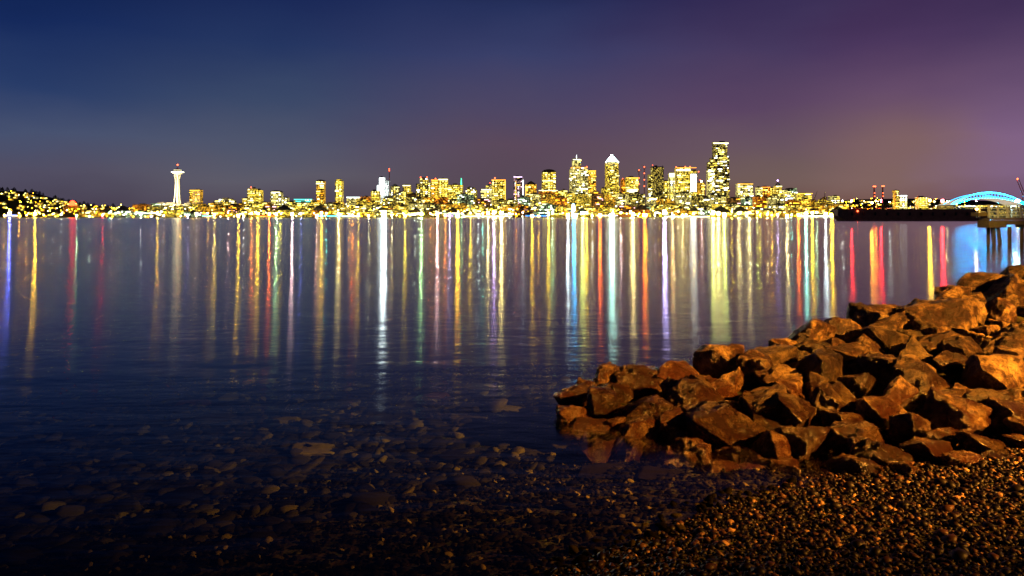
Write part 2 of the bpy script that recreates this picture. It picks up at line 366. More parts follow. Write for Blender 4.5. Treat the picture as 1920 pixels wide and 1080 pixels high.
def rock_mesh(seed, dx, dy, dz, cuts=6, pts=11, rough=.1, pyramid=False):
    rnd = random.Random(seed); bm = bmesh.new()
    for i in range(pts):
        v = Vector((rnd.gauss(0,1), rnd.gauss(0,1), rnd.gauss(0,1))).normalized()
        k = max(abs(v.x), abs(v.y), abs(v.z)); v = v*(.55+.45/k)*(rnd.uniform(.8, 1.05))          # between a ball and a block
        if pyramid and v.z > 0: v.x *= .35; v.y *= .4
        bm.verts.new((v.x, v.y, v.z))
    res = bmesh.ops.convex_hull(bm, input=bm.verts)
    kill = [e for e in res['geom_interior']+res['geom_unused'] if isinstance(e, bmesh.types.BMVert)]
    if kill: bmesh.ops.delete(bm, geom=list(set(kill)), context='VERTS')
    lo = Vector([min(v.co[i] for v in bm.verts) for i in range(3)]); hi = Vector([max(v.co[i] for v in bm.verts) for i in range(3)])
    for v in bm.verts:
        for i, s in enumerate((dx, dy, dz)): v.co[i] = ((v.co[i]-lo[i])/(hi[i]-lo[i])-.5)*s
    bmesh.ops.triangulate(bm, faces=bm.faces)
    for k in range(5):      # split only edges that are still long: even mesh
        lim = max(dx, dy, dz)*.055
        es = [e for e in bm.edges if e.calc_length() > lim]
        if not es: break
        bmesh.ops.subdivide_edges(bm, edges=es, cuts=1, use_grid_fill=False)
        bmesh.ops.triangulate(bm, faces=[f for f in bm.faces if len(f.verts) > 3])
    for k in range(1): bmesh.ops.smooth_vert(bm, verts=bm.verts, factor=.25, use_axis_x=True, use_axis_y=True, use_axis_z=True)
    bm.normal_update(); S = (dx*dy*dz)**(1/3); off = Vector((seed*3.7 % 91, seed*1.3 % 57, 0))
    mv = {}
    for v in bm.verts:
        p = v.co/S+off
        n = noise.fractal(p*2.2, .9, 2.1, 3)*.45 + .55*(abs(noise.noise(p*3.1))-.25) + noise.fractal(p*9, .8, 2.2, 3)*.28
        # ledges: bedding steps
        st = .35*(math.floor((p.z*.8+p.x*.35+.25*noise.noise(p*1.3))*5)/5-(p.z*.8+p.x*.35))
        mv[v] = v.normal*(n*rough+st*rough*1.5)*S
    for v, q in mv.items(): v.co += q
    me = bpy.data.meshes.new('rock'); bm.to_mesh(me); bm.free()
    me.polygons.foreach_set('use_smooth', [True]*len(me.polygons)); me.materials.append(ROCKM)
    return me
# px centre, py centre, width, height, label, flags
ROCKS = [
 (1080,740,80,54,'low dark rounded rock at the water end of the pile'),
 (1079,777,66,40,'small rock under the rounded rock at the left tip of the pile'),
 (1111,800,74,28,'flat bright-topped rock in the water at the left tip','l'),
 (1130,758,64,76,'upright leaning slab with a lit face near the pile tip','l'),
 (1137,703,46,46,'small square rock on the crest nearest the pile tip'),
 (1200,710,88,58,'dark lumpy crest rock behind the leaning slab'),
 (1202,766,98,66,'bright cracked rock right of the leaning slab','l'),
 (1207,806,84,50,'wedge rock whose lit corner touches the water','l'),
 (1273,700,74,50,'dark peaked crest rock right of the lumpy crest rock'),
 (1266,726,58,42,'small bright-faced rock below the dark peaked crest rock','l'),
 (1305,741,96,64,'tilted flat rock with a pointed right end','l'),
 (1263,788,64,48,'dark recessed rock between two lit rocks near the water'),
 (1345,682,90,80,'tall bulky rock rising above the left crest','l'),
 (1416,690,84,76,'rounded bright-topped rock right of the tall bulky rock','l'),
 (1358,806,142,114,'largest rugged rock standing in the water at the front','l'),
 (1444,670,90,52,'dark slab on the crest behind the rounded bright-topped rock'),
 (1443,764,100,86,'large ridged rock above the largest front rock','l'),
 (1460,832,86,60,'low rugged rock right of the largest front rock'),
 (1518,626,82,64,'jutting rock with a lit knob on the crest over the water','l'),
 (1461,700,80,40,'dark rock in shade under the crest slab'),
 (1545,688,116,80,'bright layered rock with notched face in mid pile','l'),
 (1586,614,78,44,'dark crest rock right of the jutting rock'),
 (1652,590,116,54,'long dark rock along the crest'),
 (1704,586,54,40,'small lit cap rock beside the long dark crest rock','l'),
 (1588,660,78,40,'smooth bright oval rock in mid pile','l'),
 (1646,630,96,42,'thin tilted slab with a bright upper edge','l'),
 (1626,650,74,58,'small tent-shaped rock with one lit side','lp'),
 (1780,594,168,88,'widest bright boulder near the crest on the right','l'),
 (1874,582,54,56,'lit rock squeezed between the widest boulder and the corner boulder','l'),
 (1770,553,74,40,'dark rounded rock on the crest above the widest boulder'),
 (1846,532,94,46,'flat-topped brown slab on the crest near the pier','l'),
 (1910,550,90,84,'big brown corner boulder at the right crest','l'),
 (1912,510,50,28,'small rock topping the crest at the right'),
 (1755,638,80,50,'square bright rock under the widest boulder','l'),
 (1708,664,92,80,'sharp pyramid rock with a dark front and a lit right slope','p'),
 (1658,690,74,52,'medium lit rock left of the sharp pyramid rock','l'),
 (1776,672,80,34,'dark low rock right of the sharp pyramid rock'),
 (1870,642,110,66,'long sloping rock with a bright upper face','l'),
 (1733,708,136,84,'large angular rock below the sharp pyramid rock','l'),
 (1870,708,118,96,'large tilted block with a broad bright face','l'),
 (1608,712,62,48,'bright rounded rock beside the notched layered rock','l'),
 (1570,752,92,80,'big dark block in the middle of the pile'),
 (1665,736,90,68,'pale tooth-shaped rock in mid pile','lp'),
 (1778,773,140,92,'huge yellow-lit boulder above the shingle','l'),
 (1650,770,76,54,'brown rock under the pale tooth-shaped rock'),
 (1702,800,68,62,'small pointed lit rock near the pile foot','l'),
 (1490,775,106,90,'large split rock left of the big dark block','l'),
 (1500,824,136,64,'wide dark ledge rock at the waterline'),
 (1850,828,90,58,'round-ended lit rock resting on the shingle','l'),
 (1592,874,116,46,'separate orange rock lying at the shingle edge','l'),
 (1808,866,76,42,'low brown rock half sunk in the shingle'),
 (1890,775,100,64,'dark broad boulder at the right edge of the pile'),
 (1600,815,96,54,'shadowed rock above the separate orange rock'),
 (1655,846,112,48,'dark low rock at the foot of the pile'),
 (1906,672,66,54,'dark rock at the right edge below the long sloping rock'),
 (1850,748,86,44,'narrow dark rock above the broad right boulder'),
 (1806,650,64,40,'dark wedge between two bright boulders'),
 (1740,843,94,40,'dark flat rock left of the round-ended lit rock'),
]
placed = []
def cam_hit(px, py):
    d = Vector(((px-960)/F, 1, (HZ-py)/F)).normalized()
    h = mound.ray_cast(Vector((0, 0, CH)), d); g = gbvh.ray_cast(Vector((0, 0, CH)), d)
    if h[0] is not None and h[0].z > -.15 and h[0].y < 18: return h[0], d
    # crest rocks: take the crest line
    best = min(zip(crest, crest[1:]), key=lambda ab: min(abs(960+F*c[0]/c[1]-px) for c in ab))
    a, b = best; pa, pb = 960+F*a[0]/a[1], 960+F*b[0]/b[1]; t = max(0, min(1, (px-pa)/(pb-pa)))
    Y = a[1]+(b[1]-a[1])*t
    return Vector((0,0,CH))+d*(Y/d.y), d
for i, r in enumerate(ROCKS):
    px, py, wd, ht, lab = r[:5]; fl = r[5] if len(r) > 5 else ''
    hit, d = cam_hit(px, py)
    if hit.y > 14.5: hit = Vector((0,0,CH))+d*(14.5/d.y)
    D = hit.y; k = D/F
    W, H = wd*k*1.10, ht*k*1.15; DP = (W*.55+H*.55)
    c = hit+d*DP*.22; c.z -= H*.10
    me = rock_mesh(100+i, W, DP, H, pts=12+(i*7) % 6, rough=.075+.03*((i*5) % 3)/2, pyramid='p' in fl)
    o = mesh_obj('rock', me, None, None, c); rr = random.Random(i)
    o.rotation_euler = (rr.uniform(-.15,.15), rr.uniform(-.15,.15), rr.uniform(-.3,.3))
    tag(o, lab, 'rock', 'riprap rocks of the shore pile'); placed.append((c, max(W, H, DP)/2, lab, px))
# filler rocks deeper in the gaps
def SHORT(l):
    w = l.split()
    for k in (' with ',' above ',' under ',' below ',' beside ',' in ',' at ',' on ',' right of ',' left of ',' between ',' behind ',' over ',' resting ',' lying ',' along ',' whose ',' squeezed ',' rising ',' standing ',' topping ',' half ',' nearest '):
        if k in l and len(l.split(k)[0].split()) >= 3: l = l.split(k)[0]
    return ' '.join(l.split()[:6])
fill_src = [rock_mesh(400+k, 1, .9, .8, pts=12, rough=.09) for k in range(6)]
rnd = random.Random(3); nf = 0
FD = {}
for tries in range(2600):
    s = rnd.random()*(len(foot)-1.001)*.92; i = int(s); f = s-i; v = rnd.uniform(-.02, .95)
    a = Vector(foot[i]).lerp(Vector(foot[i+1]), f); b = Vector(crest[i]).lerp(Vector(crest[i+1]), f)
    p = a.lerp(b, v); sz = rnd.uniform(.36, .62)
    if p.y > 18 or p.x > 12: continue
    if any((p-c).length < (rad*.62+sz*.38) for c, rad, *_ in placed): continue
    px = 960+F*p.x/p.y
    if px > 2050 or px < 1075: continue
    c = p-Vector((0, 0, sz*.30)); o = mesh_obj('rock', fill_src[nf % 6], None, None, c)
    o.scale = (sz*rnd.uniform(.9,1.35), sz*rnd.uniform(.8,1.2), sz*rnd.uniform(.8,1.1)); o.rotation_euler = (rnd.uniform(-.5,.5), rnd.uniform(-.5,.5), rnd.uniform(0, 6.28))
    tag(o, None, 'rock', 'riprap rocks of the shore pile')
    nb = min((q for q in placed if q[2]), key=lambda q: (q[0]-p).length)
    dx = px-nb[3]
    later(o, ('small rock wedged left of the ' if dx < -10 else 'small rock wedged right of the ' if dx > 10 else 'small rock wedged behind the ')+SHORT(nb[2]), px)
    placed.append((c, sz*.5, None, px)); nf += 1
print('filler rocks', nf)

# ------------------------------------------------------------------ shingle: pebbles and submerged cobbles (uncountable)
def ico(sub):
    bm = bmesh.new(); bmesh.ops.create_icosphere(bm, subdivisions=sub, radius=1)
    v = np.array([x.co[:] for x in bm.verts]); f = np.array([[q.index for q in x.verts] for x in bm.faces]); bm.free(); return v, f
def scatter(name, P, Rr, mat, seed, label, cat, flat=(.5,.8)):
    v, f = ico(2 if len(P) < 9000 else 1); rs = np.random.RandomState(seed); n = len(P)
    V = np.repeat(v[None], n, 0)
    V = V*(1+.25*np.sin(V[:, :, [1,2,0]]*2.3+rs.rand(n,1,3)*6.28))
    V = V*np.stack([rs.uniform(.8,1.35,n), rs.uniform(.7,1.0,n), rs.uniform(flat[0],flat[1],n)], 1)[:, None, :]*Rr[:, None, None]
    ang = rs.rand(n)*6.28; ca, sa = np.cos(ang), np.sin(ang); tl = rs.normal(0, .3, n)
    x = V[:,:,0]*ca[:,None]-V[:,:,1]*sa[:,None]; y = V[:,:,0]*sa[:,None]+V[:,:,1]*ca[:,None]; z = V[:,:,2]+x*np.sin(tl)[:,None]
    V = np.stack([x, y, z], 2)+P[:, None, :]
    Fc = (f[None]+np.arange(n)[:, None, None]*len(v)).reshape(-1)
    me = bpy.data.meshes.new(name); me.vertices.add(n*len(v)); me.vertices.foreach_set('co', V.reshape(-1).astype(np.float32))
    nf_ = n*len(f); me.loops.add(nf_*3); me.loops.foreach_set('vertex_index', Fc.astype(np.int32))
    me.polygons.add(nf_); me.polygons.foreach_set('loop_start', np.arange(0, nf_*3, 3, dtype=np.int32)); me.polygons.foreach_set('use_smooth', np.ones(nf_, bool)); me.update(calc_edges=True)
    o = mesh_obj(name, me, mat); tag(o, label, cat, None, 'stuff'); return o
def stone_mat(name, stops, rough, spec=.5):
    m, nt = nmat(name); b = N(nt, 'ShaderNodeBsdfPrincipled'); o = N(nt, 'ShaderNodeOutputMaterial'); L(nt, b.outputs[0], o.inputs[0])
    g = N(nt, 'ShaderNodeNewGeometry'); t = N(nt, 'ShaderNodeTexCoord'); n = N(nt, 'ShaderNodeTexNoise'); n.inputs['Scale'].default_value = 60; n.inputs['Detail'].default_value = 4; L(nt, t.outputs['Object'], n.inputs[0])
    c = ramp(nt, g.outputs['Random Per Island'], stops)
    L(nt, mixc(nt, .5, c, ramp(nt, n.outputs[0], [(.3,.4),(.65,1)]), 'MULTIPLY'), b.inputs['Base Color']); b.inputs['Roughness'].default_value = rough; b.inputs['Specular IOR Level'].default_value = spec
    return m
PEB = stone_mat('wet pebbles', [(0,(.002,.0008,.0005)),(.5,(.007,.0025,.0015)),(.74,(.022,.007,.004)),(.92,(.11,.043,.018)),(1,(.55,.32,.13))], .5, .3)
SPEB = stone_mat('submerged pebbles', [(0,(.002,.0015,.001)),(.6,(.005,.004,.002)),(.86,(.013,.010,.004)),(.95,(.05,.04,.012)),(1,(.26,.20,.07))], .8, .03)
COB = stone_mat('weedy cobbles', [(0,(.006,.005,.002)),(.5,(.020,.018,.004)),(.88,(.06,.05,.008)),(1,(.20,.16,.02))], .7, .03)
def fieldpts(n, x0, x1, y0, y1, cond, seed):
    rs = np.random.RandomState(seed); out = []
    while len(out) < n:
        x, y = rs.uniform(x0, x1), rs.uniform(y0, y1)
        if abs(x) > y*.68+.3: continue
        if not cond(x, y): continue
        h = gbvh.ray_cast(Vector((x, y, 20)), Vector((0,0,-1)))
        out.append((x, y, h[0].z))
    return np.array(out)
def land(x, y): return (Vector((x, y))-WL0).dot(WN)
P = fieldpts(16000, -1, 7.5, 4.4, 9.6, lambda x, y: land(x, y) > -.15 and not (y > 8.6 and x < 3), 1)
Rr = np.random.RandomState(2).gamma(4, .0040, len(P))+.003
scatter('pebbles', P+np.array([0,0,1])*(Rr*.3)[:,None], Rr, PEB, 3, 'wet orange-lit pebbles of the shingle beach', 'pebbles')
P = fieldpts(8500, -4.6, 4.5, 4.6, 9.5, lambda x, y: -4.5 < land(x, y) <= -.05, 11)
Rr = np.random.RandomState(12).gamma(5, .0035, len(P))+.006
scatter('submerged_pebbles', P+np.array([0,0,1])*(Rr*.3)[:,None], Rr, SPEB, 13, 'small pebbles on the bed seen through shallow water', 'pebbles')
P = fieldpts(5200, -9.5, 6, 6.5, 17, lambda x, y: land(x, y) < -2.6, 21)
Rr = np.random.RandomState(22).gamma(4, .015, len(P))+.02
scatter('submerged_cobbles', P, Rr, COB, 23, 'weedy cobbles on the bed in front of the rock pile', 'cobbles', (.3,.55))
# larger single stones on the bed
SUB = [(535,792,62,'bright yellow oval stone under water, left of centre'),(642,808,50,'pale flat stone under water right of the bright oval stone'),(585,848,110,'broad dark stone under water below the pale flat stone'),
 (700,845,60,'brown stone under water right of the broad dark stone'),(505,718,50,'small pale stone farthest out under water'),(620,700,70,'faint long stone at the outer edge of the shallows'),
 (900,730,80,'rounded stone under water in line with the pile tip'),(985,700,70,'stone under water just beyond the pile tip'),(815,745,60,'reddish stone under water in mid shallows'),
 (880,790,80,'olive stone under water between centre and pile'),(960,770,60,'yellowish stone under water close to the pile tip'),(1010,812,60,'bright-edged slab under water beside the pile tip'),
 (1000,850,70,'squarish stone under water below the pile tip'),(1130,885,130,'long dark slab under water in front of the pile'),(1240,893,110,'flat dark stone under water before the largest rock'),
 (750,830,60,'mid-grey stone under water right of the brown stone'),(400,790,90,'large dim stone under water at the left'),(360,760,80,'reddish dim stone under water at the far left'),
 (440,748,70,'low reddish stone under water left of the farthest pale stone'),(300,830,90,'dark stone under water nearest the left edge'),(860,860,90,'dark broad stone under water in the middle'),(1060,835,70,'stone touching the pile tip under water')]
sub_src = [rock_mesh(600+k, 1, .8, .45, pts=12, rough=.05) for k in range(4)]
SUBM = [stone_mat('olive stone %d' % k, [(0, c), (1, c)], .7, .03) for k, c in enumerate([(.27,.21,.02),(.05,.042,.012),(.014,.011,.008),(.11,.045,.025)])]
for i, (px, py, wd, lab) in enumerate(SUB):
    wd *= .8
    d = Vector(((px-960)/F, 1, (HZ-py)/F)).normalized(); h = gbvh.ray_cast(Vector((0,0,CH)), d)[0]
    if h.z > -.03: h.z = -.1
    W = wd*h.y/F*1.1
    k = 0 if 'bright' in lab or 'pale' in lab or 'yellowish' in lab else 2 if 'dark' in lab else 3 if 'reddish' in lab else 1
    me = sub_src[i % 4].copy(); me.materials.clear(); me.materials.append(SUBM[k])
    o = mesh_obj('stone', me, None, None, h); o.scale = (W, W*1.1, min(W*.55, -h.z*1.2)); o.rotation_euler = (0, 0, random.uniform(-.4,.4))
    tag(o, lab, 'stone', 'larger stones on the bed')

# ------------------------------------------------------------------ city
def add_window(parent, kind, x, y, z, sx, sz, sy=.8):
    ms = WMESH[kind]; me = ms[0] if random.random() < .6 else ms[-1]
    o = bpy.data.objects.new('window', me); COL.objects.link(o); o.parent = parent; o.location = (x, y, z); o.scale = (sx, sy, sz); return o
def beacon(parent, x, y, z, s=4, me=None):
    o = bpy.data.objects.new('beacon', me or REDM); COL.objects.link(o); o.parent = parent; o.location = (x, y, z); o.scale = (s, s, s)
NB = [0]
def tower(name, label, Y, tiers, style, top='flat', nwin=40, extras=(), depth=30, cat='building', pxc=None, group='buildings of the far skyline', wsx=6.5, wsz=3.2, row=7.6, colw=9.5, fronty=0):
    """tiers: (x0, x1, ytop, ybottom or None) in photo pixels at distance Y"""
    x0 = min(t[0] for t in tiers); x1 = max(t[1] for t in tiers); pc = (x0+x1)/2; X = PX(pc, Y); g = ground_z(X, Y)
    root = empty(name, (X, Y, g), None, cat, group)
    if label: root['label'] = label
    mb = MB(); cand = []; k = Y/F; roofb = MB()
    for ti, t in enumerate(tiers):
        a, b_, yt = t[:3]; zt = PZ(yt, Y)-g; zb = PZ(t[3], Y)-g if len(t) > 3 and t[3] else -6
        xa, xb = (a-pc)*k, (b_-pc)*k; dy = ti*1.3; y0 = -depth/2+dy; y1 = depth/2-dy
        if top == 'flare' and ti == 0: mb.frust(xa, xb, y0, y1, zb, zt, 1.12)
        elif top == 'taper' and ti == 0: mb.frust(xa, xb, y0, y1, zb, zt, .93)
        else: mb.box(xa, xb, y0, y1, zb, zt)
        if not (top in ('dome','pyramid','gable') and ti == 0):
            roofb.box(xa+.6, xb-.6, y0+.6, y1-.6, zt, zt+1.2)
            if (xb-xa) > 18: 
                c = random.uniform(-.2,.2)*(xb-xa)+(xa+xb)/2; w2 = (xb-xa)*random.uniform(.12,.25); roofb.box(c-w2, c+w2, -6, 6, zt+1.2, zt+random.uniform(3.5, 7))
        zlo = max(zb, 4)
        nc = max(1, int((xb-xa-3)/colw)); nr = max(1, int((zt-zlo-2)/row))
        for i in range(nc):
            for j in range(nr):
                cand.append(((xa+xb)/2+(i-(nc-1)/2)*((xb-xa-2)/nc), y0-.25-fronty, zt-3.5-j*row, ti))
    mb.build('wall', FAC[style], root)
    a, b_, yt = tiers[0][:3]; zt = PZ(yt, Y)-g; xa, xb = (a-pc)*k, (b_-pc)*k
    rm = ROOFM
    if top == 'pyramid': roofb.frust(xa, xb, -depth/2, depth/2, zt, zt+(xb-xa)*.55, .05)
    if top == 'gable':
        h = (xb-xa)*.32; roofb.add([(xa,-depth/2,zt),(xb,-depth/2,zt),(xb,depth/2,zt),(xa,depth/2,zt),((xa+xb)/2,-depth/2,zt+h),((xa+xb)/2,depth/2,zt+h)], [(0,1,4),(2,3,5),(1,2,5,4),(3,0,4,5),(3,2,1,0)])
    if top == 'dome':
        n = 8; w2 = (xb-xa)/2; h = w2*.42; vs = []; 
        for i in range(n+1):
            t = math.pi*i/n; vs += [((xa+xb)/2-w2*math.cos(t), -depth/2, zt+h*math.sin(t)), ((xa+xb)/2-w2*math.cos(t), depth/2, zt+h*math.sin(t))]
        roofb.add(vs, [(2*i, 2*i+1, 2*i+3, 2*i+2) for i in range(n)]+[tuple(range(0, 2*n+2, 2))[::-1], tuple(range(1, 2*n+2, 2))])
    if roofb.v: roofb.build('roof', rm, root)
    random.shuffle(cand)
    for (x, y, z, ti) in cand[:min(nwin, 95)]:
        add_window(root, random.choice(PAL[style]), x+random.uniform(-.8,.8), y, z, wsx*random.choice((.55,.8,1,1.3,2.3)), wsz*random.uniform(.8,1.2))
    for e in extras: e(root, k, pc, g, Y)
    NB[0] += 1
    return root
def redlight(px, py, s=4): return lambda r, k, pc, g, Y: beacon(r, (px-pc)*k, -8, PZ(py, Y)-g, s)
def mastx(px, y0, y1, r=.9, mat=STEEL, name='mast'):
    return lambda ro, k, pc, g, Y: MB().tube(((px-pc)*k, 0, PZ(y1, Y)-g-1), ((px-pc)*k, 0, PZ(y0, Y)-g), r, r*.4, 6).build(name, mat, ro)
def band(x0, x1, y0, y1, mat, name='light_band', dy=16.2):
    return lambda ro, k, pc, g, Y: MB().box((x0-pc)*k, (x1-pc)*k, -dy, -dy+.9, PZ(y1, Y)-g, PZ(y0, Y)-g).build(name, mat, ro)
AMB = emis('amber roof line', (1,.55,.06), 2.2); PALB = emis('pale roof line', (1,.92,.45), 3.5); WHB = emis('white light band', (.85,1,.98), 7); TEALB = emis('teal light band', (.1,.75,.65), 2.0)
CYB = emis('cyan light band', (.05,.75,1), 5); BLUB = emis('blue light band', (.03,.22,1), 4); ORB = emis('orange light band', (1,.28,.03), 3.2); VIB = emis('violet light band', (.8,.6,1), 2.5)

T = tower
T('apartment_block','lone amber block right of the white observation tower',3250,[(358,378,356)],'amber',nwin=20,extras=[band(359,377,356.5,358.2,AMB)])
T('apartment_block','broad dark apartment block left of the stepped yellow block',3300,[(406,441,376),(412,436,373,376)],'dark',nwin=26)
T('apartment_block','stepped yellow block with a red lamp on its left step',3250,[(466,481,354),(481,492,357),(456,466,372)],'yellow',nwin=46,extras=[redlight(472,351.5,5)])
T('apartment_block','pale-crowned block with a curved bright top',3250,[(509,529,361),(529,541,371)],'pale','dome',nwin=34,extras=[band(511,527,360,361.6,PALB)])
T('office_block','low dark block with a teal-lit roof band',3250,[(553,587,374)],'dark',nwin=18,extras=[band(553,587,373.2,375,TEALB),band(556,584,376.5,379,TEALB)])
T('apartment_tower','slim round-topped tower with an amber shaft',3200,[(595,609,340)],'amber','dome',nwin=20,extras=[band(594.5,609.5,344,345.5,PALB)])
T('apartment_tower','slim tower with rows of white-yellow windows',3200,[(630,643,339),(632,640,336.5,339)],'yellow',nwin=44,row=6.4)
T('office_block','low block with a long white roof line',3250,[(651,675,371)],'pale',nwin=14,extras=[band(651,676,369.8,371,WHB)])
T('apartment_block','orange brick block left of the brilliant white tower',3260,[(676,696,369)],'orange',nwin=16)
T('office_block','yellow block at the foot of the brilliant white tower',3240,[(697,713,358.5)],'yellow',nwin=24)
def white_tower(ro, k, pc, g, Y):  # glowing slabs over the wall stand in for floodlighting
    MB().box((712.5-pc)*k, (721-pc)*k, -17, -16, PZ(366,Y)-g, PZ(334,Y)-g).build('wall_glow', WHB, ro)
    MB().box((708.5-pc)*k, (712.5-pc)*k, -16.8, -15.8, PZ(364,Y)-g, PZ(348,Y)-g).build('wall_glow', WHB, ro)
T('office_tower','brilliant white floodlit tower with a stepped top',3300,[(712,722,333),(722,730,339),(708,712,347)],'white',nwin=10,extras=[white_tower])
T('office_tower','peaked dark tower right of the brilliant white tower',3350,[(733,749,350),(730,753,359)],'dark','gable',nwin=50)
T('office_tower','mid-height block with a bright cornice',3350,[(756,770,347),(753,773,360)],'yellow',nwin=34,extras=[band(756,770,347.5,349,PALB)])
T('apartment_block','windowless-looking dark brown slab building',3200,[(763,781,364)],'brown',nwin=3)
T('office_tower','dark tower with two red roof lights',3350,[(788,803,334.5),(781,789,345),(803,808,343)],'dark',nwin=60,extras=[redlight(789,332.5,5),redlight(801,332.5,5)])
T('office_tower','tower with an orange-red lit top',3370,[(809,822,338)],'amber',nwin=34,extras=[band(809,822,337,338.6,ORB),redlight(817,335,5)])
T('office_tower','yellow tower with a bright flat cap beside the orange-topped tower',3330,[(823,840,335.5)],'yellow',nwin=50,extras=[band(823,840,336,338,PALB)])
T('office_block','wide block crowned by a green spire',3350,[(841,868,347)],'yellow',nwin=50,extras=[mastx(865,334,347,2.4,GREENL,'spire')])
T('office_block','round-shouldered dark block with pale windows',3350,[(876,891,352),(872,895,357)],'dark',nwin=36)
T('office_block','low white-lit block with flat bands of light',3300,[(902,923,355),(911,921,348,355)],'pale',nwin=26,extras=[band(903,922,355,357,PALB),redlight(919,343,3)])
T('office_tower','broad yellow block with a grid frame and a red roof lamp',3330,[(922,948,338)],'yellow',nwin=40,extras=[band(922,948,337,338.8,ORB),band(946.5,948.2,339,376,AMB,'corner_light'),redlight(928,334,6)])
T('office_tower','violet-framed tower with a bright right edge',3330,[(963,981,332),(963,966,330,332)],'violet',nwin=30,extras=[band(963,979,331.3,333,VIB),band(980,981.5,338,372,WHB,'corner_light'),band(966.5,967.6,340,378,AMB,'corner_light')])
T('office_tower','gabled amber tower with glowing edges',3310,[(985,1006,346)],'amber','gable',nwin=40,extras=[band(985,986.2,347,372,AMB,'corner_light')])
T('office_tower','tower with a dark rounded dome roof',3320,[(1016,1042,323)],'yellow','dome',nwin=70,extras=[band(1016.5,1041.5,339,340,PALB)])
T('office_block','brown grid block in front of the dark-domed tower',3200,[(1010,1046,357.5)],'orange',nwin=26,extras=[band(1010,1045,357,358,PALB)])
T('office_block','pale block with a dark notch right of the dark-domed tower',3220,[(1046,1051,359),(1051,1063,357)],'yellow',nwin=22)
T('office_tower','bright stepped tower with a thin spire',3300,[(1068,1102,318),(1070,1100,314,318),(1073,1089,299,314)],'pale','flat',nwin=90,colw=7,row=7,extras=[mastx(1081,290.5,299,1.2,WHB,'spire'),redlight(1100,313.5,6),band(1069,1101,362,363.6,PALB),band(1074,1088,299,300.5,PALB),band(1070,1100,314,315.2,ORB)])
T('office_tower','narrow amber tower behind the spire-topped tower',3400,[(1102,1117,320)],'amber',nwin=44,extras=[band(1103,1116.5,320,322,AMB)])
PYR = emis('pyramid floodlight glow', (.72,1,.97), 14)  # roof and lantern emit by themselves in place of floodlights
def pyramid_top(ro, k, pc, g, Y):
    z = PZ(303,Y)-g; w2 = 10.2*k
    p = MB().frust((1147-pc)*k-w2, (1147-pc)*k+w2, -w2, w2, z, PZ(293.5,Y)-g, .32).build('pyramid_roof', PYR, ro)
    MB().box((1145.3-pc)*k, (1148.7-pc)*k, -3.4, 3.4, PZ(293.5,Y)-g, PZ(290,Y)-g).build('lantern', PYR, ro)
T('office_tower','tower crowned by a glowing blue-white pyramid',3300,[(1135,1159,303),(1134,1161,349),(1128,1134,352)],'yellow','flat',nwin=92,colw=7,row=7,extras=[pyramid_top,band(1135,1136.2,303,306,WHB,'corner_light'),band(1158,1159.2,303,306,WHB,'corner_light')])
T('office_tower','square tower beside the two red construction cranes',3300,[(1173,1196,333)],'yellow',nwin=60,extras=[band(1173,1196,333,334.4,AMB),band(1178,1194,355,361,PALB)])
T('office_block','thin orange block left of the square tower',3380,[(1164,1173,337)],'orange',nwin=12,extras=[redlight(1167,335,3.5)])
T('office_tower','dark flared-top tower with horn corners',3320,[(1222,1242,313),(1215,1222.5,328),(1222,1243.5,350)],'dark','flare',nwin=90,colw=6.5,row=7,extras=[mastx(1222,309.5,314,1.6),mastx(1242.5,309.5,314,1.6),redlight(1223,310,3)])
T('office_tower','low yellow tower between two dark towers',3350,[(1244,1256,340)],'yellow',nwin=26)
T('office_tower','tower with a white glowing crown',3330,[(1254,1268,325.5)],'pale',nwin=40,extras=[band(1253.5,1267,325,332,PALB,'crown_light')])
T('office_tower','wide flat-roofed tower lined with red lamps and a white side',3290,[(1266,1293,315),(1293,1304.5,326),(1293,1306,321,326)],'yellow',nwin=85,colw=6.5,row=7,extras=[band(1266,1293,318,321,PALB),band(1293.5,1304,327,359,WHB,'wall_glow'),band(1266,1304,314.2,315.4,ORB),redlight(1267,313.5,5),redlight(1284,313,5),redlight(1293,313,5),redlight(1309,322,4)])  # bright white side is a glowing slab laid over the wall
T('office_tower','slender amber tower left of the tallest tower',3330,[(1308,1320,343)],'amber','gable',nwin=22,extras=[redlight(1312,338,4),band(1312,1315,339,342,WHB)])
T('office_tower','tallest tower with a flared glowing crown',3360,[(1337,1362,270),(1336,1363.5,267.5,270),(1360,1366,292.5),(1331,1337,297),(1326,1331,305)],'dark','flat',nwin=95,colw=6.5,row=8,wsx=7.5,extras=[band(1335.5,1364,268.2,270.2,PALB,'crown_light',17.5)])
T('office_tower','lower golden shaft against the foot of the tallest tower',3300,[(1326,1338,318)],'pale',nwin=60,row=5.5,colw=6)
T('office_tower','dark rounded tower in front of the tallest tower',3180,[(1332,1343,363)],'dark','dome',nwin=12)
T('office_block','pale square block right of the tallest tower',3300,[(1381,1410,345)],'pale',nwin=56,extras=[band(1381,1410,344.5,345.8,AMB)])
T('office_block','narrow pale block with stacked windows',3320,[(1418,1428,352)],'pale',nwin=16)
T('office_block','orange-roofed block left of the violet-tipped tower',3330,[(1426,1442,351.5)],'orange',nwin=16,extras=[band(1426,1442,350.8,352,ORB)])
T('office_block','cluster block just left of the violet-tipped tower',3340,[(1440,1452,353)],'yellow',nwin=20)
def smith(ro, k, pc, g, Y):
    MB().frust((1453-pc)*k, (1463.5-pc)*k, -11, 11, PZ(349,Y)-g, PZ(341,Y)-g, .12).build('pyramid_roof', plain('pale terracotta', (.6,.5,.3)), ro)
    beacon(ro, (1458.3-pc)*k, 0, PZ(338.5,Y)-g, 6, VM)
VM = REDM.copy(); VM.materials.clear(); VM.materials.append(VIOLETL)
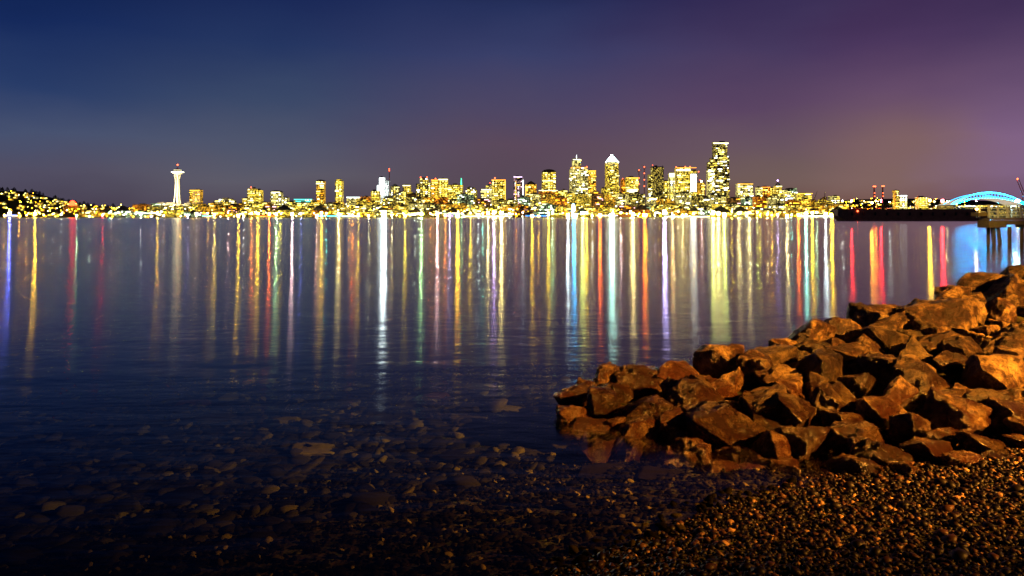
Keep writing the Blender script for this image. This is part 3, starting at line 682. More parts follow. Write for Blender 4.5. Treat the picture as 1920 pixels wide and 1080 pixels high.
T('office_tower','small tower with a pointed roof and violet lamp',3250,[(1453,1463.5,349),(1451,1466,368)],'yellow',nwin=34,row=5.5,colw=5,extras=[smith,band(1452.5,1464,349,350,PALB)])
T('office_block','block with pale upper windows right of the violet-tipped tower',3300,[(1464,1474,357),(1464,1490,362)],'pale',nwin=20)
T('office_block','olive block with a rounded roof bump',3330,[(1474,1487,355),(1487,1492,353)],'green','dome',nwin=14)
T('office_block','floodlit white block above the waterfront',3150,[(1467,1485,371)],'white',nwin=12,extras=[band(1468,1484,372,386,WHB,'wall_glow',15.8)])  # emissive slab in front of the wall replaces its floodlights
T('office_block','low glowing shed with a sloping orange roof line',3250,[(1493,1519,363)],'yellow',nwin=20,extras=[band(1492,1521,362.4,364,AMB)])
T('office_block','small pale block among the hillside lights right of the cranes',3350,[(1555,1572,368)],'pale',nwin=16)
T('office_block','white block beside the yellow clock tower',3300,[(1683,1698,367)],'pale',nwin=24,extras=[band(1684,1697,366.5,368,WHB)])
T('clock_tower','slim yellow clock tower right of the red-topped stacks',3300,[(1677,1682,358),(1675.5,1683.5,357,361)],'yellow','pyramid',nwin=8,colw=5,cat='tower')
T('office_block','yellow flat block left of the blue arched roof',3300,[(1719,1737,370)],'yellow',nwin=22)

# ---- rows of lower buildings down to the waterfront
rnd = random.Random(21)
STY = ['amber']*5+['yellow']*6+['pale']*3+['orange']*2+['dark']*4+['green','brown']
ADJ = {'amber':'amber-lit','yellow':'yellow-lit','pale':'pale-lit','orange':'orange-lit','dark':'dark','green':'greenish','brown':'brown','white':'white-lit','blue':'blue-lit','violet':'violet-lit'}
def rowfill(Y0, Y1, x0, x1, wlo, whi, tlo, thi, rowname, nwin, kindname, storeys):
    x = x0+rnd.uniform(0, 5)
    while x < x1:
        w_ = rnd.uniform(wlo, whi); st = rnd.choice(STY); yt = rnd.uniform(tlo(x), thi(x)); tiers = [(x, x+w_, yt)]
        if rnd.random() < .35 and w_ > 14: tiers.append((x+w_*.2, x+w_*.65, yt-rnd.uniform(1.5, 3.5), yt))
        if rnd.random() < .25: tiers.append((x+w_-.5, x+w_+rnd.uniform(3, 7), yt+rnd.uniform(2, 4)))
        r = tower(kindname, None, rnd.uniform(Y0, Y1), tiers, st, rnd.choice(['flat','flat','flat','gable']) if storeys < 3 else 'flat', nwin=rnd.randint(nwin//2, nwin), depth=22,
                  group='low buildings of the city shore', row=5.5, colw=8)
        later(r, f"{ADJ[st]} building in the {rowname} row, {where(x+w_/2)}", x+w_/2)
        x += w_*rnd.uniform(.85, 1.15)+rnd.uniform(0, 2)
interp = lambda tab: (lambda x: float(np.interp(x, [a for a, b in tab], [b for a, b in tab])))
rowfill(3120, 3160, 285, 1560, 16, 32, interp([(285,380),(600,378),(760,366),(950,362),(1100,360),(1340,362),(1480,372),(1560,378)]), interp([(285,386),(600,386),(760,378),(950,376),(1340,374),(1480,380),(1560,384)]), 'back', 16, 'city_building', 4)
rowfill(3060, 3090, 250, 1570, 18, 34, lambda x: 382, lambda x: 391, 'middle', 13, 'city_building', 3)
rowfill(2985, 3020, 150, 1575, 20, 40, lambda x: 393.5, lambda x: 400, 'waterfront', 11, 'quay_building', 2)

# ---- hillside houses (left hill, right hill)
def house(px, s, st, side):
    Y = 2975+(3840-2975)*s; X = PX(px, Y); g = ground_z(X, Y); k = Y/F
    w2 = rnd.uniform(3.2, 6.5)*k/2; h = rnd.uniform(5, 9)
    r = empty('house', (X, Y, g), None, 'house', side+' houses')
    MB().box(-w2, w2, -6, 6, -3, h).build('wall', FAC[st], r)
    MB().add([(-w2-.6,-6.6,h),(w2+.6,-6.6,h),(w2+.6,6.6,h),(-w2-.6,6.6,h),(-w2-.6,0,h+3.4),(w2+.6,0,h+3.4)], [(0,1,5,4),(2,3,4,5),(1,2,5),(3,0,4),(3,2,1,0)]).build('roof', ROOFM, r)
    for q in range(rnd.randint(2, 3)): add_window(r, rnd.choice(['pale','warm','warm','warm','amber','amber']), rnd.uniform(-w2*.6, w2*.6), -6.3, h*rnd.uniform(.4,.75), rnd.uniform(4, 8), rnd.uniform(2.6, 4))
    return r
def houses(n, x0, x1, smax, side, bands):
    for i in range(n):
        px = x0+(x1-x0)*(i+rnd.random())/n; s = rnd.random()**.8*smax
        st = rnd.choice(['amber','yellow','pale','yellow','dark'])
        r = house(px, s, st, side); b_ = bands[int(s/smax*2.999)]
        later(r, f"{ADJ[st]} house {b_}, {where(px)}", px)
houses(110, 0, 250, .93, 'left hillside', ['low on the left hill','midway up the left hill','high on the left hill'])
houses(80, 1565, 1800, .9, 'right hillside', ['low on the right hill','halfway up the right hill','high on the right hill'])

# ---- trees along the left hill's ridge
BARK = plain('bark', (.06,.04,.03)); LEAF = plain('dark foliage', (.035,.05,.03), .8, 0, .5, .8)
def conifer_mesh(seed):
    rr = random.Random(seed); mb = MB()
    for i in range(150):
        t = rr.random(); z = .18+.82*t; rad = (1-t)**.8*.30*rr.uniform(.5, 1.1); a = rr.random()*6.28
        c = Vector((math.cos(a)*rad, math.sin(a)*rad, z)); s = .07*(1.2-t*.6)
        q = [c+Vector([rr.uniform(-s,s) for _ in range(3)]) for _ in range(3)]
        mb.add(q+[c+Vector((math.cos(a)*s*1.6, math.sin(a)*s*1.6, -s))], [(0,1,2),(0,1,3),(1,2,3),(0,2,3)])
    me = mb.mesh('crown'); me.materials.append(LEAF); return me
CR = [conifer_mesh(k) for k in range(4)]; TRK = MB().tube((0,0,-.1),(0,0,.8),.03,.01,6).mesh('trunk'); TRK.materials.append(BARK)
for i in range(46):
    px = rnd.uniform(-5, 165) if i < 34 else rnd.uniform(165, 300); s = rnd.uniform(.97, 1.0) if i < 38 else rnd.uniform(.3,.9); Y = 2960+900*s; X = PX(px, Y); g = ground_z(X, Y)
    r = empty('conifer_tree', (X, Y, g-.5), None, 'tree', 'trees on the left hill'); h = rnd.uniform(10, 21)
    for nm, me, sx in (('crown', CR[i % 4], rnd.uniform(1.0,1.9)), ('trunk', TRK, 1)):
        o = bpy.data.objects.new(nm, me); COL.objects.link(o); o.parent = r; o.scale = (h*sx, h*sx, h)
    later(r, ('tall' if h > 16 else 'short')+' dark tree '+('on the left hill ridge' if i < 38 else 'among the hillside houses')+', '+where(px), px)

# ---- white observation tower
Y = 3150; k = Y/F; g = ground_z(PX(333,Y), Y)
SNW = plain('floodlit white paint', (.85,.83,.74), .5, 0, .03)
ro = empty('observation_tower', (PX(333,Y), Y, g), 'white floodlit observation tower with a saucer top and red tip', 'tower')
zf = lambda y: PZ(y, Y)-g
prof = [(zf(412),8.6),(zf(395),7.6),(zf(376),6.2),(zf(360),4.6),(zf(345),3.7),(zf(335),4.0),(zf(327.5),6.0)]      # leg spread in photo pixels
for q in range(3):
    a = R(90+120*q+15)
    for sgn in (-1, 1):
        pts = [(math.cos(a)*r*k+sgn*1.8*math.sin(a), math.sin(a)*r*k-sgn*1.8*math.cos(a), z) for z, r in prof]
        MB().path(pts, 1.5, 8).build('leg', SNW, ro, smooth=False)
MB().lathe([(4.2,-2),(4.2,zf(327))], n=10).build('core', SNW, ro)
MB().lathe([(5,zf(328)),(11*k*.75,zf(325.8)),(11*k,zf(323.4)),(11*k,zf(322.4)),(7.5*k,zf(320.5)),(6.5*k,zf(318)),(3,zf(316)),(2,zf(315))], n=32).build('saucer', SNW, ro, smooth=True)
MB().lathe([(11.1*k,zf(323.6)),(11.35*k,zf(323.2)),(11.35*k,zf(322.6)),(11.1*k,zf(322.2))], n=32).build('halo_ring', emis('halo lamps', (1,.95,.6), 5), ro)
MB().lathe([(7.2*k,zf(320.3)),(7.0*k,zf(318.8))], n=24).build('window_band', emis('saucer window light', (1,.92,.5), 3), ro)
MB().lathe([(1.2,zf(316)),(.5,zf(309))], n=8).build('spire', WHITE, ro)
beacon(ro, 0, 0, zf(309), 6); 
def spot(loc, tgt, P, col, size, name='floodlight', blend=.3, soft=2):
    ld = bpy.data.lights.new(name, 'SPOT'); ld.energy = P; ld.color = col; ld.spot_size = R(size); ld.spot_blend = blend; ld.shadow_soft_size = soft
    o = bpy.data.objects.new(name, ld); COL.objects.link(o); o.location = loc; o.rotation_euler = (Vector(tgt)-Vector(loc)).to_track_quat('-Z','Y').to_euler(); return o
cx = PX(333, Y)
spot((cx-25, Y-120, 62), (cx, Y, 112), 3.6e6, (1,.80,.42), 100, 'tower_floodlight', .6)

# ---- red-lit dome on the hill
Y = 3300; k = Y/F; g = ground_z(PX(136,Y), Y); ro = empty('domed_hall', (PX(136,Y), Y, g), 'low hall with a red glowing dome at the foot of the left hill', 'building')
zf = lambda y: PZ(y, Y)-g
MB().box(-13*k, 11*k, -14, 14, -4, zf(385.5)).build('wall', FAC['orange'], ro)
MB().lathe([(6.5*k,zf(385.5)),(6.0*k,zf(382)),(4.2*k,zf(378.5)),(1.8*k,zf(376.3)),(.3*k,zf(375.8))], n=24).build('dome', REDHOT, ro, smooth=True)

# ---- big wheel on the pier, seen almost edge-on
Y = 2975; k = Y/F; X = PX(1075, Y); ro = empty('ferris_wheel', (X, Y, 2), 'blue-white ferris wheel seen edge-on at the waterfront below the spire-topped tower', 'ferris wheel'); ro.rotation_euler = (0, 0, R(74))
WHL = emis('wheel lamps', (.45,.85,1), 12); Rw = 23; zc = 27
for sy in (-1.6, 1.6):
    MB().path([(Rw*math.cos(t), sy, zc+Rw*math.sin(t)) for t in [2*math.pi*i/32 for i in range(33)]], .55).build('rim', WHL, ro)
for i in range(12):
    t = 2*math.pi*i/12; MB().tube((0,0,zc), (Rw*math.cos(t), 0, zc+Rw*math.sin(t)), .3, n=5).build('spoke', WHL, ro)
    MB().lathe([(.6,-1.6),(1.4,-1.2),(1.4,.7),(.7,1.3)], (Rw*1.02*math.cos(t), 0, zc+Rw*1.02*math.sin(t)-1.5), 8).build('gondola', WHITE, ro)
for sx in (-9, 9):
    for sy in (-4, 4): MB().tube((sx, sy, 0), (0, sy*.4, zc), .7, .5).build('leg', STEEL, ro)

# ---- waterfront halls with coloured light
def quay_hall(x0, x1, yt, yb, mat, lab, Y=2972, roofmat=None, curve=False):
    k = Y/F; pc = (x0+x1)/2; g = 1.5; ro = empty('quay_hall', (PX(pc,Y), Y, g), lab, 'building', 'lit halls along the quay'); zf = lambda y: PZ(y, Y)-g
    w2 = (x1-x0)/2*k; zt = zf(yt); zb = zf(yb)
    MB().box(-w2, w2, -5, 5, -2, zb).build('wall', FAC['pale'], ro)
    MB().box(-w2+.5, w2-.5, -5.6, -5.1, max(.5, zb-3.4), zb-.6).build('light_band', mat, ro)
    n = 10; vs = []
    for i in range(n+1):
        t = i/n; h = zb+(zt-zb)*(math.sin(math.pi*t)**.5 if curve else min(1, t*6, (1-t)*6)); vs += [(-w2-1+(2*w2+2)*t, -6, zb), (-w2-1+(2*w2+2)*t, -6, h), (-w2-1+(2*w2+2)*t, 6, h), (-w2-1+(2*w2+2)*t, 6, zb)]
    fs = []
    for i in range(n):
        b_ = 4*i; fs += [(b_, b_+4, b_+5, b_+1), (b_+1, b_+5, b_+6, b_+2), (b_+2, b_+6, b_+7, b_+3), (b_+3, b_+7, b_+4, b_)]
    MB().add(vs, fs).build('roof', roofmat or ROOFM, ro)
quay_hall(594, 612, 401.5, 403.5, CYB, 'first cyan-lit pier hall below the slim round-topped tower')
quay_hall(614, 640, 402, 404, CYB, 'second cyan-lit pier hall below the slim white-windowed tower')
quay_hall(642, 676, 402.5, 404.5, emis('pale cyan band', (.5,.9,1), 5), 'pale cyan pier hall left of the brilliant white tower')
quay_hall(380, 398, 402, 404, emis('aqua band', (.3,1,.8), 3), 'aqua-lit shed by the water right of the observation tower')
quay_hall(985, 1030, 401, 403.5, BLUB, 'long blue-lit hall on the quay below the dark-domed tower', roofmat=plain('blue light tint roof', (.05,.12,.35)))  # roof base colour tinted blue for the blue light on it
quay_hall(1118, 1158, 400, 403, emis('rose band', (1,.65,.7), 4), 'arched pale hall on the quay below the white-pyramid tower', curve=True)
quay_hall(1245, 1330, 403, 405, emis('long white band', (1,.95,.7), 6), 'very long white-lit shed on the quay')
quay_hall(866, 960, 402.5, 404.5, emis('long cream band', (1,.9,.55), 5), 'long cream-lit shed on the quay left of the blue hall')
quay_hall(1500, 1556, 401, 404.5, emis('terminal white band', (.8,1,.95), 8), 'white-lit terminal hall beside the dark barge')
quay_hall(8, 34, 398, 403, emis('blue white band', (.35,.45,1), 8), 'blue-white lit hall at the foot of the left hill')
quay_hall(480, 520, 402, 404.3, ORB, 'orange-red lit shed on the quay below the pale-crowned block')
quay_hall(832, 850, 400.5, 403.5, emis('violet band', (.45,.25,1), 5), 'small violet-lit booth hall on the quay')

# ---- construction cranes between towers (red lamps)
def tower_crane(px, ytop, ybase, lamps, jib, lab, Y=3260):
    k = Y/F; X = PX(px, Y); g = ground_z(X, Y); ro = empty('tower_crane', (X, Y, g), lab, 'crane', 'tower cranes over the city'); zf = lambda y: PZ(y, Y)-g
    MB().box(-1.3,1.3,-1.3,1.3,-2,zf(ytop)).build('mast', REDSTEEL, ro)
    MB().tube((0,0,zf(ytop)-2), (jib[0]*k, 0, zf(ytop)-2+jib[1]*k), 1.0, .6, 5).build('jib', REDSTEEL, ro)
    MB().box(-jib[0]*.3*k-3, -jib[0]*.3*k+3, -2, 2, zf(ytop)-7, zf(ytop)-2).tube((0,0,zf(ytop)-2), (-jib[0]*.3*k,0,zf(ytop)-3), .8).build('counterweight', CONC, ro)
    for y in lamps: beacon(ro, 0, -2.4, zf(y), 4.5)
tower_crane(1198, 319, 350, [319, 334, 345], (5,1), 'red-lamped tower crane directly left of its taller twin')
tower_crane(1208, 312, 350, [313, 325, 337, 349], (-5,4), 'taller of the two red-lamped tower cranes')
tower_crane(730, 317, 350, [317, 320], (2,1.5), 'crane mast with a red tip beside the brilliant white tower')
# leaning cranes at the port
def lean_crane(px0, py0, px1, py1, lab, mat, Y=3050):
    k = Y/F; X = PX(px0, Y); g = ground_z(X, Y); ro = empty('harbour_crane', (X, Y, g), lab, 'crane', 'harbour cranes'); zf = lambda y: PZ(y, Y)-g
    b_ = Vector((0,0,zf(py0))); e = Vector(((px1-px0)*k, 0, zf(py1)))
    for s in (-2.2, 2.2): MB().tube(b_+Vector((0,s,0)), e, 1.1, .6, 5).build('boom', mat, ro)
    for i in range(6):
        p = b_.lerp(e, (i+.5)/6.5); MB().tube(p+Vector((0,-2*(1-i/7),0)), p+Vector((0,2*(1-i/7),0)), .35, n=4).build('brace', mat, ro)
    for sx in (-7, 7):
        for sy in (-6, 6): MB().tube((sx, sy, -2), (sx*.5, sy*.5, zf(py0)+1), 1.2, n=6).build('leg', mat, ro)
    MB().box(-7, 7, -5, 5, zf(py0)-1, zf(py0)+5).build('machine_house', mat, ro)
YC = plain('floodlit yellow steel', (.75,.55,.15))  # plain yellow base colour for both harbour cranes
lean_crane(1525, 377, 1532.5, 359, 'leaning yellow crane boom rising right of the low shed', YC)
lean_crane(1546, 372, 1547, 359, 'upright crane boom right of the leaning one', YC)
# twin stacks
for px, yt, lab in ((1639, 350, 'left red-topped stack beside the hill lights'), (1655, 349.5, 'right red-topped stack beside the hill lights')):
    Y = 3100; k = Y/F; g = ground_z(PX(px,Y), Y); ro = empty('chimney_stack', (PX(px,Y), Y, g), lab, 'chimney', 'twin red-topped stacks'); zf = lambda y: PZ(y, Y)-g
    MB().lathe([(3.4*k*.9,-2),(1.5*k,zf(372)),(1.15*k,zf(yt+1))], n=12).build('stack', plain('brick red stack', (.22,.06,.04)), ro, smooth=True)
    MB().lathe([(1.7*k,zf(yt+1.2)),(1.8*k,zf(yt))], n=12).build('platform', STEEL, ro)
    for s in (-1, 0, 1): beacon(ro, s*1.8*k, -1.5*k, zf(yt)+1, 4.5)
    for y in (362, 368): beacon(ro, 0, -2*k, zf(y), 4)

# ---- stadium with blue lit double arch
Y = 2900; k = Y/F; X = PX(1845, Y); ro = empty('stadium', (X, Y, 1), 'stadium roof with a blue glowing double arch behind the pier', 'stadium'); zf = lambda y: PZ(y, Y)-1
ARC = emis('blue arch light', (.006,.50,1), 40); ARC2 = emis('blue truss light', (.02,.34,.85), 6)
def arch(x0, x1, ya, yt, yy, n=24, p=1.0): 
    return [Vector(((x0+(x1-x0)*i/n-1845)*k, yy, zf(ya-(ya-yt)*(1-abs(2*i/n-1)**2.0)**p))) for i in range(n+1)]
up = arch(1776, 1914, 383, 361.5, -30); lo_ = arch(1780, 1910, 383.5, 370.5, -30); bk = arch(1780, 1910, 383, 364, 40)
MB().path(up, 1.5).build('arch', ARC, ro); MB().path(lo_, .8).build('lower_chord', ARC, ro); BL = MB().box(-3.0,3.0,-.4,.4,-.8,.8).mesh('arch_fill_lamp'); BL.materials.append(emis('arch fill lens', (.0,.30,.80), 1100, 'FRONT')); BL.materials.append(STEEL)
for p_ in BL.polygons: p_.material_index = 0 if p_.normal.y < -.5 else 1
for i in range(1, 24):  # added lamps that strengthen the arch's blue reflection on the water
    o = bpy.data.objects.new('arch_fill_lamp', BL); COL.objects.link(o); o.parent = ro; o.location = lo_[i]+Vector((0, -2.6, 0))
MB().path(bk, 1.0).build('rear_arch', ARC2, ro)
for i in range(2, 23):
    MB().path([lo_[i], up[i]], .75, 5).build('truss_brace', ARC2, ro)
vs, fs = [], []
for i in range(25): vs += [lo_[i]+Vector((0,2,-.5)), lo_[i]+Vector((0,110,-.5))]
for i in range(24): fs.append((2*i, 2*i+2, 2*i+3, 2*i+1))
rf = MB().add(vs, fs).add([v+Vector((0,0,-1.5)) for v in vs], fs).build('roof', emis('glowing roof sheet', (1,.82,.55), .55), ro)  # roof emits faintly, standing in for light falling on it
MB().box(-62*k, 62*k, -24, 100, -4, zf(385.5)).build('stand', FAC['dark'], ro)
for i in range(26): add_window(ro, random.choice(['pale','white','warm']), -58*k+116*k*i/25, -24.5, zf(random.uniform(385.8,388)), 6, 3)

# ---- port crane at the right edge
Y = 2700; k = Y/F; X = PX(1921, Y); ro = empty('gantry_crane', (X, Y, 1), 'red gantry crane boom leaning in at the right edge', 'crane'); zf = lambda y: PZ(y, Y)-1
for s in (-6, 6):
    MB().tube((0, s, zf(368)), ((1908-1921)*k, s, zf(336)), 1.5, 1.1, 5).build('boom', REDSTEEL, ro)
for i in range(7):
    p = Vector((0,0,zf(368))).lerp(Vector(((1908-1921)*k,0,zf(336))), i/6); MB().tube(p+Vector((0,-6,0)), p+Vector((0,6,0)), .6, n=4).build('brace', REDSTEEL, ro)
for sx in (0, 24):
    for sy in (-10, 10): MB().tube((sx, sy, -3), (sx, sy, zf(366)), 1.4, n=6).build('leg', REDSTEEL, ro)
MB().box(-2, 60, -7, 7, zf(368), zf(365)).build('girder', REDSTEEL, ro)
beacon(ro, (1908-1921)*k, 0, zf(335.5), 6)

# ---- dark barge
Y = 560; k = Y/F; pc = 1700; ro = empty('barge', (PX(pc,Y), Y, 0), 'long dark barge moored in front of the right shore', 'barge'); zf = lambda y: PZ(y, Y)
x0, x1 = (1566-pc)*k, (1842-pc)*k; zt = zf(393.3)
hull = []
secs = [(x0, .5, zt*.45), (x0+2, .75, zt*.2), (x0+5.5, .92, -.6), (x0+9, 1, -.8), (x1-6, 1, -.8), (x1-2, .95, -.5), (x1, .9, .6)]
vs = []; 
for x, wd, zb in secs: vs += [(x, -9*wd, zb), (x, -9.5*wd, zt), (x, 9.5*wd, zt), (x, 9*wd, zb)]
fs = [(0,1,2,3)]+[(4*i+a, 4*i+4+a, 4*i+4+(a+1) % 4, 4*i+(a+1) % 4) for i in range(len(secs)-1) for a in range(4)]+[tuple(4*(len(secs)-1)+a for a in (3,2,1,0))]
HULL = plain('glow-tinted hull', (.30,.15,.06), .65, 0, .6, .35)  # brown lightened to carry the glow on the hull
MB().add(vs, fs).build('hull', HULL, ro)
MB().box(x0+1, x1-1, -9.4, -8.9, zt+.003, zt+.4).box(x0+1, x1-1, 8.9, 9.4, zt+.003, zt+.4).build('bulwark', HULL, ro)
for i in range(12): MB().lathe([(.55,-1.1),(.75,0),(.55,1.1)], (x0+8+i*(x1-x0-16)/11, -9.8, zt*.62), 8).build('tyre_fender', DARK, ro)
for i, f_ in enumerate((.08,.3,.5,.72,.93)): MB().lathe([(.35,0),(.28,.8),(.45,1.0)], (x0+(x1-x0)*f_, -8.2, zt+.004), 8).build('bollard', DARK, ro)
beacon(ro, (1597-pc)*k, -9.7, zf(396), 1.2)

# ---- timber pier on the right
Y = 73.0; k = Y/F; pc = 1880; ro = empty('pier', (PX(pc,Y), Y, 0), 'small timber pier with white railings standing on piles at the right edge', 'pier'); zf = lambda y: PZ(y, Y); xf = lambda x: (x+17-pc)*k
WOOD = plain('tarred timber', (.20,.13,.07), .8, 0, .5, 2); RAIL = plain('railing paint', (.62,.58,.48), .5, 0, .2, 3); CAPM = plain('timber cap', (.20,.13,.05), .8, 0, .4, 2)
MB().box(xf(1838), xf(2080), 0, 1.6, zf(412.5), zf(408.5)).build('deck', WOOD, ro)
MB().box(xf(1836), xf(1869), -.1, 1.7, zf(427), zf(413)).build('pile_cap', CAPM, ro)
MB().box(xf(1909), xf(1945), -.1, 1.7, zf(427), zf(413)).build('pile_cap', CAPM, ro)
MB().box(xf(1869.5), xf(1908.5), .1, .4, zf(421), zf(413)).build('beam', WOOD, ro)
for (xa, xb, yy) in ((1852,1852,.4),(1859,1867,.4),(1852,1852,1.3),(1859,1867,1.3),(1886,1886,.8),(1916,1916,.4),(1925,1932,.4),(1916,1916,1.3)):
    MB().tube((xf(xb), yy, -1.5), (xf(xa), yy, zf(426)), .17, .15, 10).build('pile', WOOD, ro)
for yy in (0.08, 1.52):
    for px in (1838,1855,1873,1898,1925,1955): MB().box(xf(px)-.07, xf(px)+.07, yy-.07, yy+.07, zf(408.4), zf(384.5)).build('post', RAIL, ro)
    MB().box(xf(1832), xf(2080), yy-.09, yy+.09, zf(385.6), zf(384.2)).build('handrail', RAIL, ro)
    for y in (390.5, 397, 403.5): MB().box(xf(1836), xf(2080), yy-.03, yy+.03, zf(y+.9), zf(y-.9)).build('rail', RAIL, ro)
MB().box(xf(1820), xf(1838), .2, 1.4, zf(405), zf(398.5)).build('gangway_sill', CAPM, ro)
Yl = Y; lmp = empty('pier_lamp', (PX(1918,Y), Y+.8, zf(408.4)), 'bright blue-white lamp on a post on the pier', 'lamp')
MB().tube((0,0,0),(0,0,zf(379)-zf(408.4)),.06,.05).build('pole', STEEL, lmp)
MB().lathe([(.05,-.14),(.16,-.08),(.2,.02),(.12,.12),(.03,.16)], (0,0,zf(379)-zf(408.4)+.12), 12).build('lamp_head', emis('pier lamp glass', (.55,.9,1), 120, 'FRONT'), lmp)
# small sodium lamp on the pier's land end
lmp = empty('pier_lamp', (PX(1846,Y), Y+1.2, zf(408.4)), 'small amber lamp low on the left end of the pier', 'lamp')
MB().tube((0,0,0),(0,0,.7),.05,.05).build('pole', STEEL, lmp)
MB().lathe([(.05,-.08),(.12,0),(.05,.1)], (0,0,.8), 10).build('lamp_head', emis('amber lamp glass', (1,.6,.1), 60, 'FRONT'), lmp)
q = spot((PX(1835,Y)-2.5, Y-7, 5.0), (PX(1852,Y), Y, 2.4), 1800, (1,.66,.14), 42, 'pier_floodlight', .8, .1)

# ------------------------------------------------------------------ shore lamps: the coloured ones whose light runs across the water
LAMPS = [(8,'amber',.8),(18,'blue',2.4),(36,'amber',.5),(50,'amber',.4),(66,'gold',2.2),(82,'amber',.4),(100,'white',.5),(115,'white',.4),(144,'green',1.2),(168,'green',.6),(192,'red',.8),(205,'teal',.3),(222,'pink',.3),(237,'green',.4),(264,'white',.9),(284,'lavender',.6),(295,'amber',.4),(307,'pink',.6),
 (352,'lavender',1.0),(368,'pink',.8),(390,'amber',.5),(403,'gold',.6),(428,'pink',.6),(447,'gold',2.2),(457,'white',.6),(472,'orange',1.0),(484,'gold',1.5),(505,'orange',1.8),(518,'green',1.4),(527,'gold',.5),(548,'pinkw',1.8),(564,'blue',.6),(594,'pink',1.2),(603,'gold',1.2),(612,'teal',.6),(635,'cream',1.2),
 (661,'orange',.8),(672,'gold',.8),(690,'white',.5),(720,'whiteh',5.0),(760,'gold',.9),(778,'white',.5),(790,'green',1.6),(820,'pinkw',1.4),(835,'orange',.9),(843,'violet',.8),(858,'gold',2.6),(866,'green',.6),(882,'gold',.8),(897,'white',1.0),(905,'teal',.7),(915,'cream',1.2),(926,'lavender',1.6),(940,'cream',2.4),(955,'white',.6),(980,'pink',.6),
 (998,'gold',1.5),(1010,'amber',.7),(1028,'gold',.9),(1036,'green',1.0),(1065,'whiteh',1.8),(1076,'cyan',3.0),(1092,'lime',1.8),(1100,'gold',1.2),(1110,'white',1.0),(1125,'orange',2.4),(1147,'tealw',4.2),(1164,'pinkw',.9),(1187,'cream',2.2),(1208,'orange',2.4),(1212,'gold',.9),(1228,'pink',.5),(1246,'violet',3.4),(1262,'cream',1.4),(1280,'cream',.8),
 (1300,'gold',.8),(1316,'pink',.9),(1337,'lime',2.2),(1347,'cream',2.0),(1358,'lime',2.2),(1385,'cream',.8),(1405,'cream',1.2),(1420,'lime',.7),(1458,'lavender',1.2),(1476,'cream',1.5),(1484,'teal',.6),(1497,'orange',2.0),(1511,'tealw',2.0),(1523,'gold',1.6),(1531,'green',1.0),(1548,'whiteh',1.6),(1560,'gold',2.4)]
HIGH = [(1580,'white',.5),(1597,'red',1.0),(1635,'amber',1.2),(1642,'orange',.8),(1653,'red',2.2),(1668,'white',.5),(1680,'cream',.8),(1692,'white',1.4),(1722,'cream',.7),(1732,'cream',.7),(1743,'gold',1.8),(1752,'white',.4),(1767,'red',2.4),(1776,'cream',.9),(1793,'cyan',1.6),(1830,'pink',.8),(1872,'cyan',.9),(1897,'tealw',1.6),(1908,'gold',2.6)]
LC = {'deep blue':(.0,.22,.9),'amber':(1,.36,.02),'gold':(1,.56,.02),'blue':(.12,.16,1),'white':(.80,.95,.80),'whiteh':(.82,1,1),'green':(.50,1,.42),'red':(1,.015,.02),'teal':(.08,.8,.6),'tealw':(.35,1,.82),'pink':(1,.45,.40),'pinkw':(1,.68,.66),'lavender':(.62,.42,1),
      'orange':(1,.16,.01),'cream':(1,.74,.24),'violet':(.58,.48,1),'cyan':(.01,.45,1),'lime':(.85,.95,.16)}
LN = {'whiteh':'brilliant white','tealw':'blue-green','pinkw':'pinkish white','gold':'golden','lime':'yellow-green'}
POLE = MB().tube((0,0,0),(0,0,1),.35,.22,6).mesh('pole'); POLE.materials.append(STEEL); lmats = {}
LAMPK = 2.35
def shore_lamp(px, col, k_, Y, z0, z1):
    if col in ('pink','white','green','teal','lavender','pinkw','lime') and k_ < 1.3: k_ *= .5
    k_ = .95*k_**1.25*(.72 if px < 600 else 1)
    r = empty('shore_lamp', (PX(px, Y), Y, z0), None, 'lamp', 'coloured lamps along the far shore')
    o = bpy.data.objects.new('pole', POLE); COL.objects.link(o); o.parent = r; o.scale = (1, 1, z1-z0-1.6)
    key = (col, round(k_, 1))
    if key not in lmats:
        a = 3.2*math.sqrt(k_); me = MB().box(-a, a, -.6, 1.2, -a, a).mesh('lamp_head'); me.materials.append(emis(f'{col} lamp', LC[col], 480*LAMPK, 'FRONT')); me.materials.append(STEEL)
        for p_ in me.polygons: p_.material_index = 0 if p_.normal.y < -.5 else 1
        lmats[key] = me
    o = bpy.data.objects.new('lamp_head', lmats[key]); COL.objects.link(o); o.parent = r; o.location = (0, 0, z1-z0)
    later(r, f"{LN.get(col, col)} shore lamp {where(px)}", px)
for px, c_, s_ in LAMPS: shore_lamp(px, c_, s_, 2953+rnd.uniform(0, 8), 1.5, rnd.uniform(6, 20))
for px, c_, s_ in HIGH:
    Yh = 3420; shore_lamp(px, c_, s_, Yh, ground_z(PX(px, Yh), Yh), PZ(rnd.uniform(376, 380.5), Yh))

for i in range(56):  # added fill lamps, scattered at random to warm the water between streaks
    u = (i+rnd.random())/56; px = 60+1500*(u**.6); shore_lamp(px, rnd.choice(['gold','gold','amber','cream','orange','lime']), rnd.uniform(.25,.6), 2953+rnd.uniform(0, 60), 1.5, rnd.uniform(6, 24))
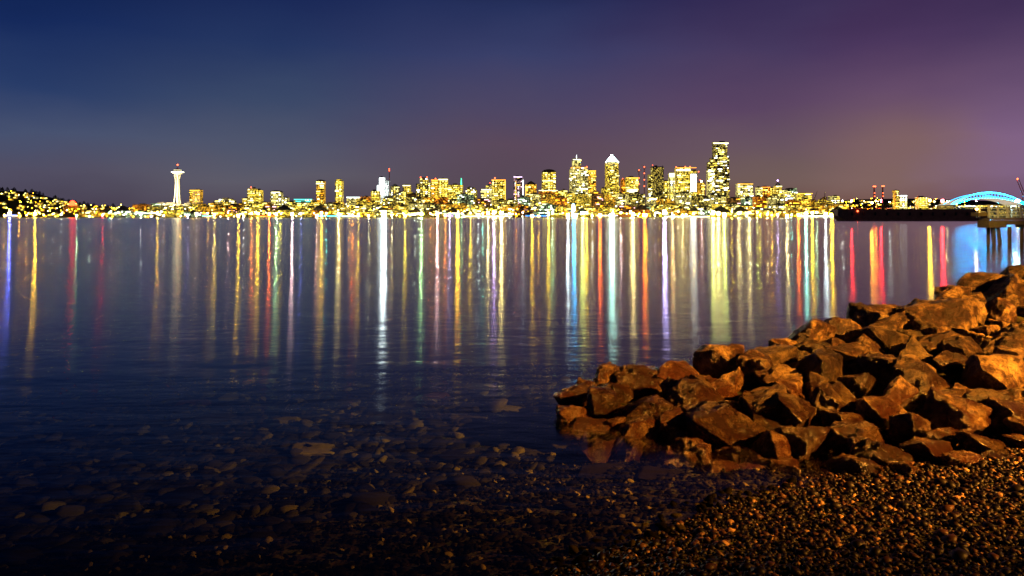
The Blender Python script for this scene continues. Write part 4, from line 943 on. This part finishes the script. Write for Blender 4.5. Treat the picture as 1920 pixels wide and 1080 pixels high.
# ordinary warm quay lights in a line, dimmer
QM = [MB().frust(-1.8, 1.8, -.8, .8, -1.1, 1.1, .8).mesh('lamp_head') for _ in range(4)]
for me, (c_, s_) in zip(QM, (((1,.62,.006), 60), ((1,.80,.08), 45), ((1,.34,.003), 50), ((.9,.95,.6), 35))): me.materials.append(emis('quay light', c_, s_))
NQ = ['warm','cream','amber','white']
for i in range(285):
    px = 8+1550*(i+.15+rnd.random()*.7)/285; Yq = rnd.choice((2951, 2980, 3030, 3100)); z1 = {2951: rnd.uniform(4, 9), 2980: rnd.uniform(12, 20), 3030: rnd.uniform(20, 34), 3100: rnd.uniform(30, 52)}[Yq]; z0 = max(1.5, ground_z(PX(px, Yq), Yq))
    j = rnd.choice((0,0,1,1,2,3)); r = empty('quay_lamp', (PX(px, Yq), Yq, z0), None, 'street lamp', 'small lights along the quay')
    o = bpy.data.objects.new('pole', POLE); COL.objects.link(o); o.parent = r; o.scale = (1, 1, z1-z0-1.1)
    o = bpy.data.objects.new('lamp_head', QM[j]); COL.objects.link(o); o.parent = r; o.location = (0, 0, z1-z0); o.scale = (.85, 1, .85)
    later(r, f"small {NQ[j]} quay light {where(px)}", px)
# hillside street lights
for i in range(150):
    lft = i < 95; px = rnd.uniform(0, 300) if lft else rnd.uniform(1565, 1810); s_ = rnd.random()**.9*(.93 if lft else .97); Yq = 2975+(3840-2975)*s_; X = PX(px, Yq); z0 = ground_z(X, Yq)
    j = rnd.choice((0,0,1,1,2,3)); r = empty('hill_lamp', (X, Yq, z0), None, 'street lamp', 'small lights on the hillsides'); zl = rnd.uniform(9, 13)
    o = bpy.data.objects.new('pole', POLE); COL.objects.link(o); o.parent = r; o.scale = (1, 1, zl-1.1)
    o = bpy.data.objects.new('lamp_head', QM[j]); COL.objects.link(o); o.parent = r; o.location = (0, 0, zl); o.scale = (.62, .62, .62)
    later(r, f"{NQ[j]} light {'high' if s_ > .6 else 'midway' if s_ > .3 else 'low'} on the hillside {where(px)}", px)
# quay wall
qw = MB(); qw.box(-2100, 1195, 2944, 2950, -6, 1.6); tag(qw.build('quay_wall', plain('stone quay', (.2,.18,.15))), 'long low stone quay wall under the city lights', 'wall')
settle_labels()
print('objects', len(bpy.data.objects), 'buildings', NB[0])
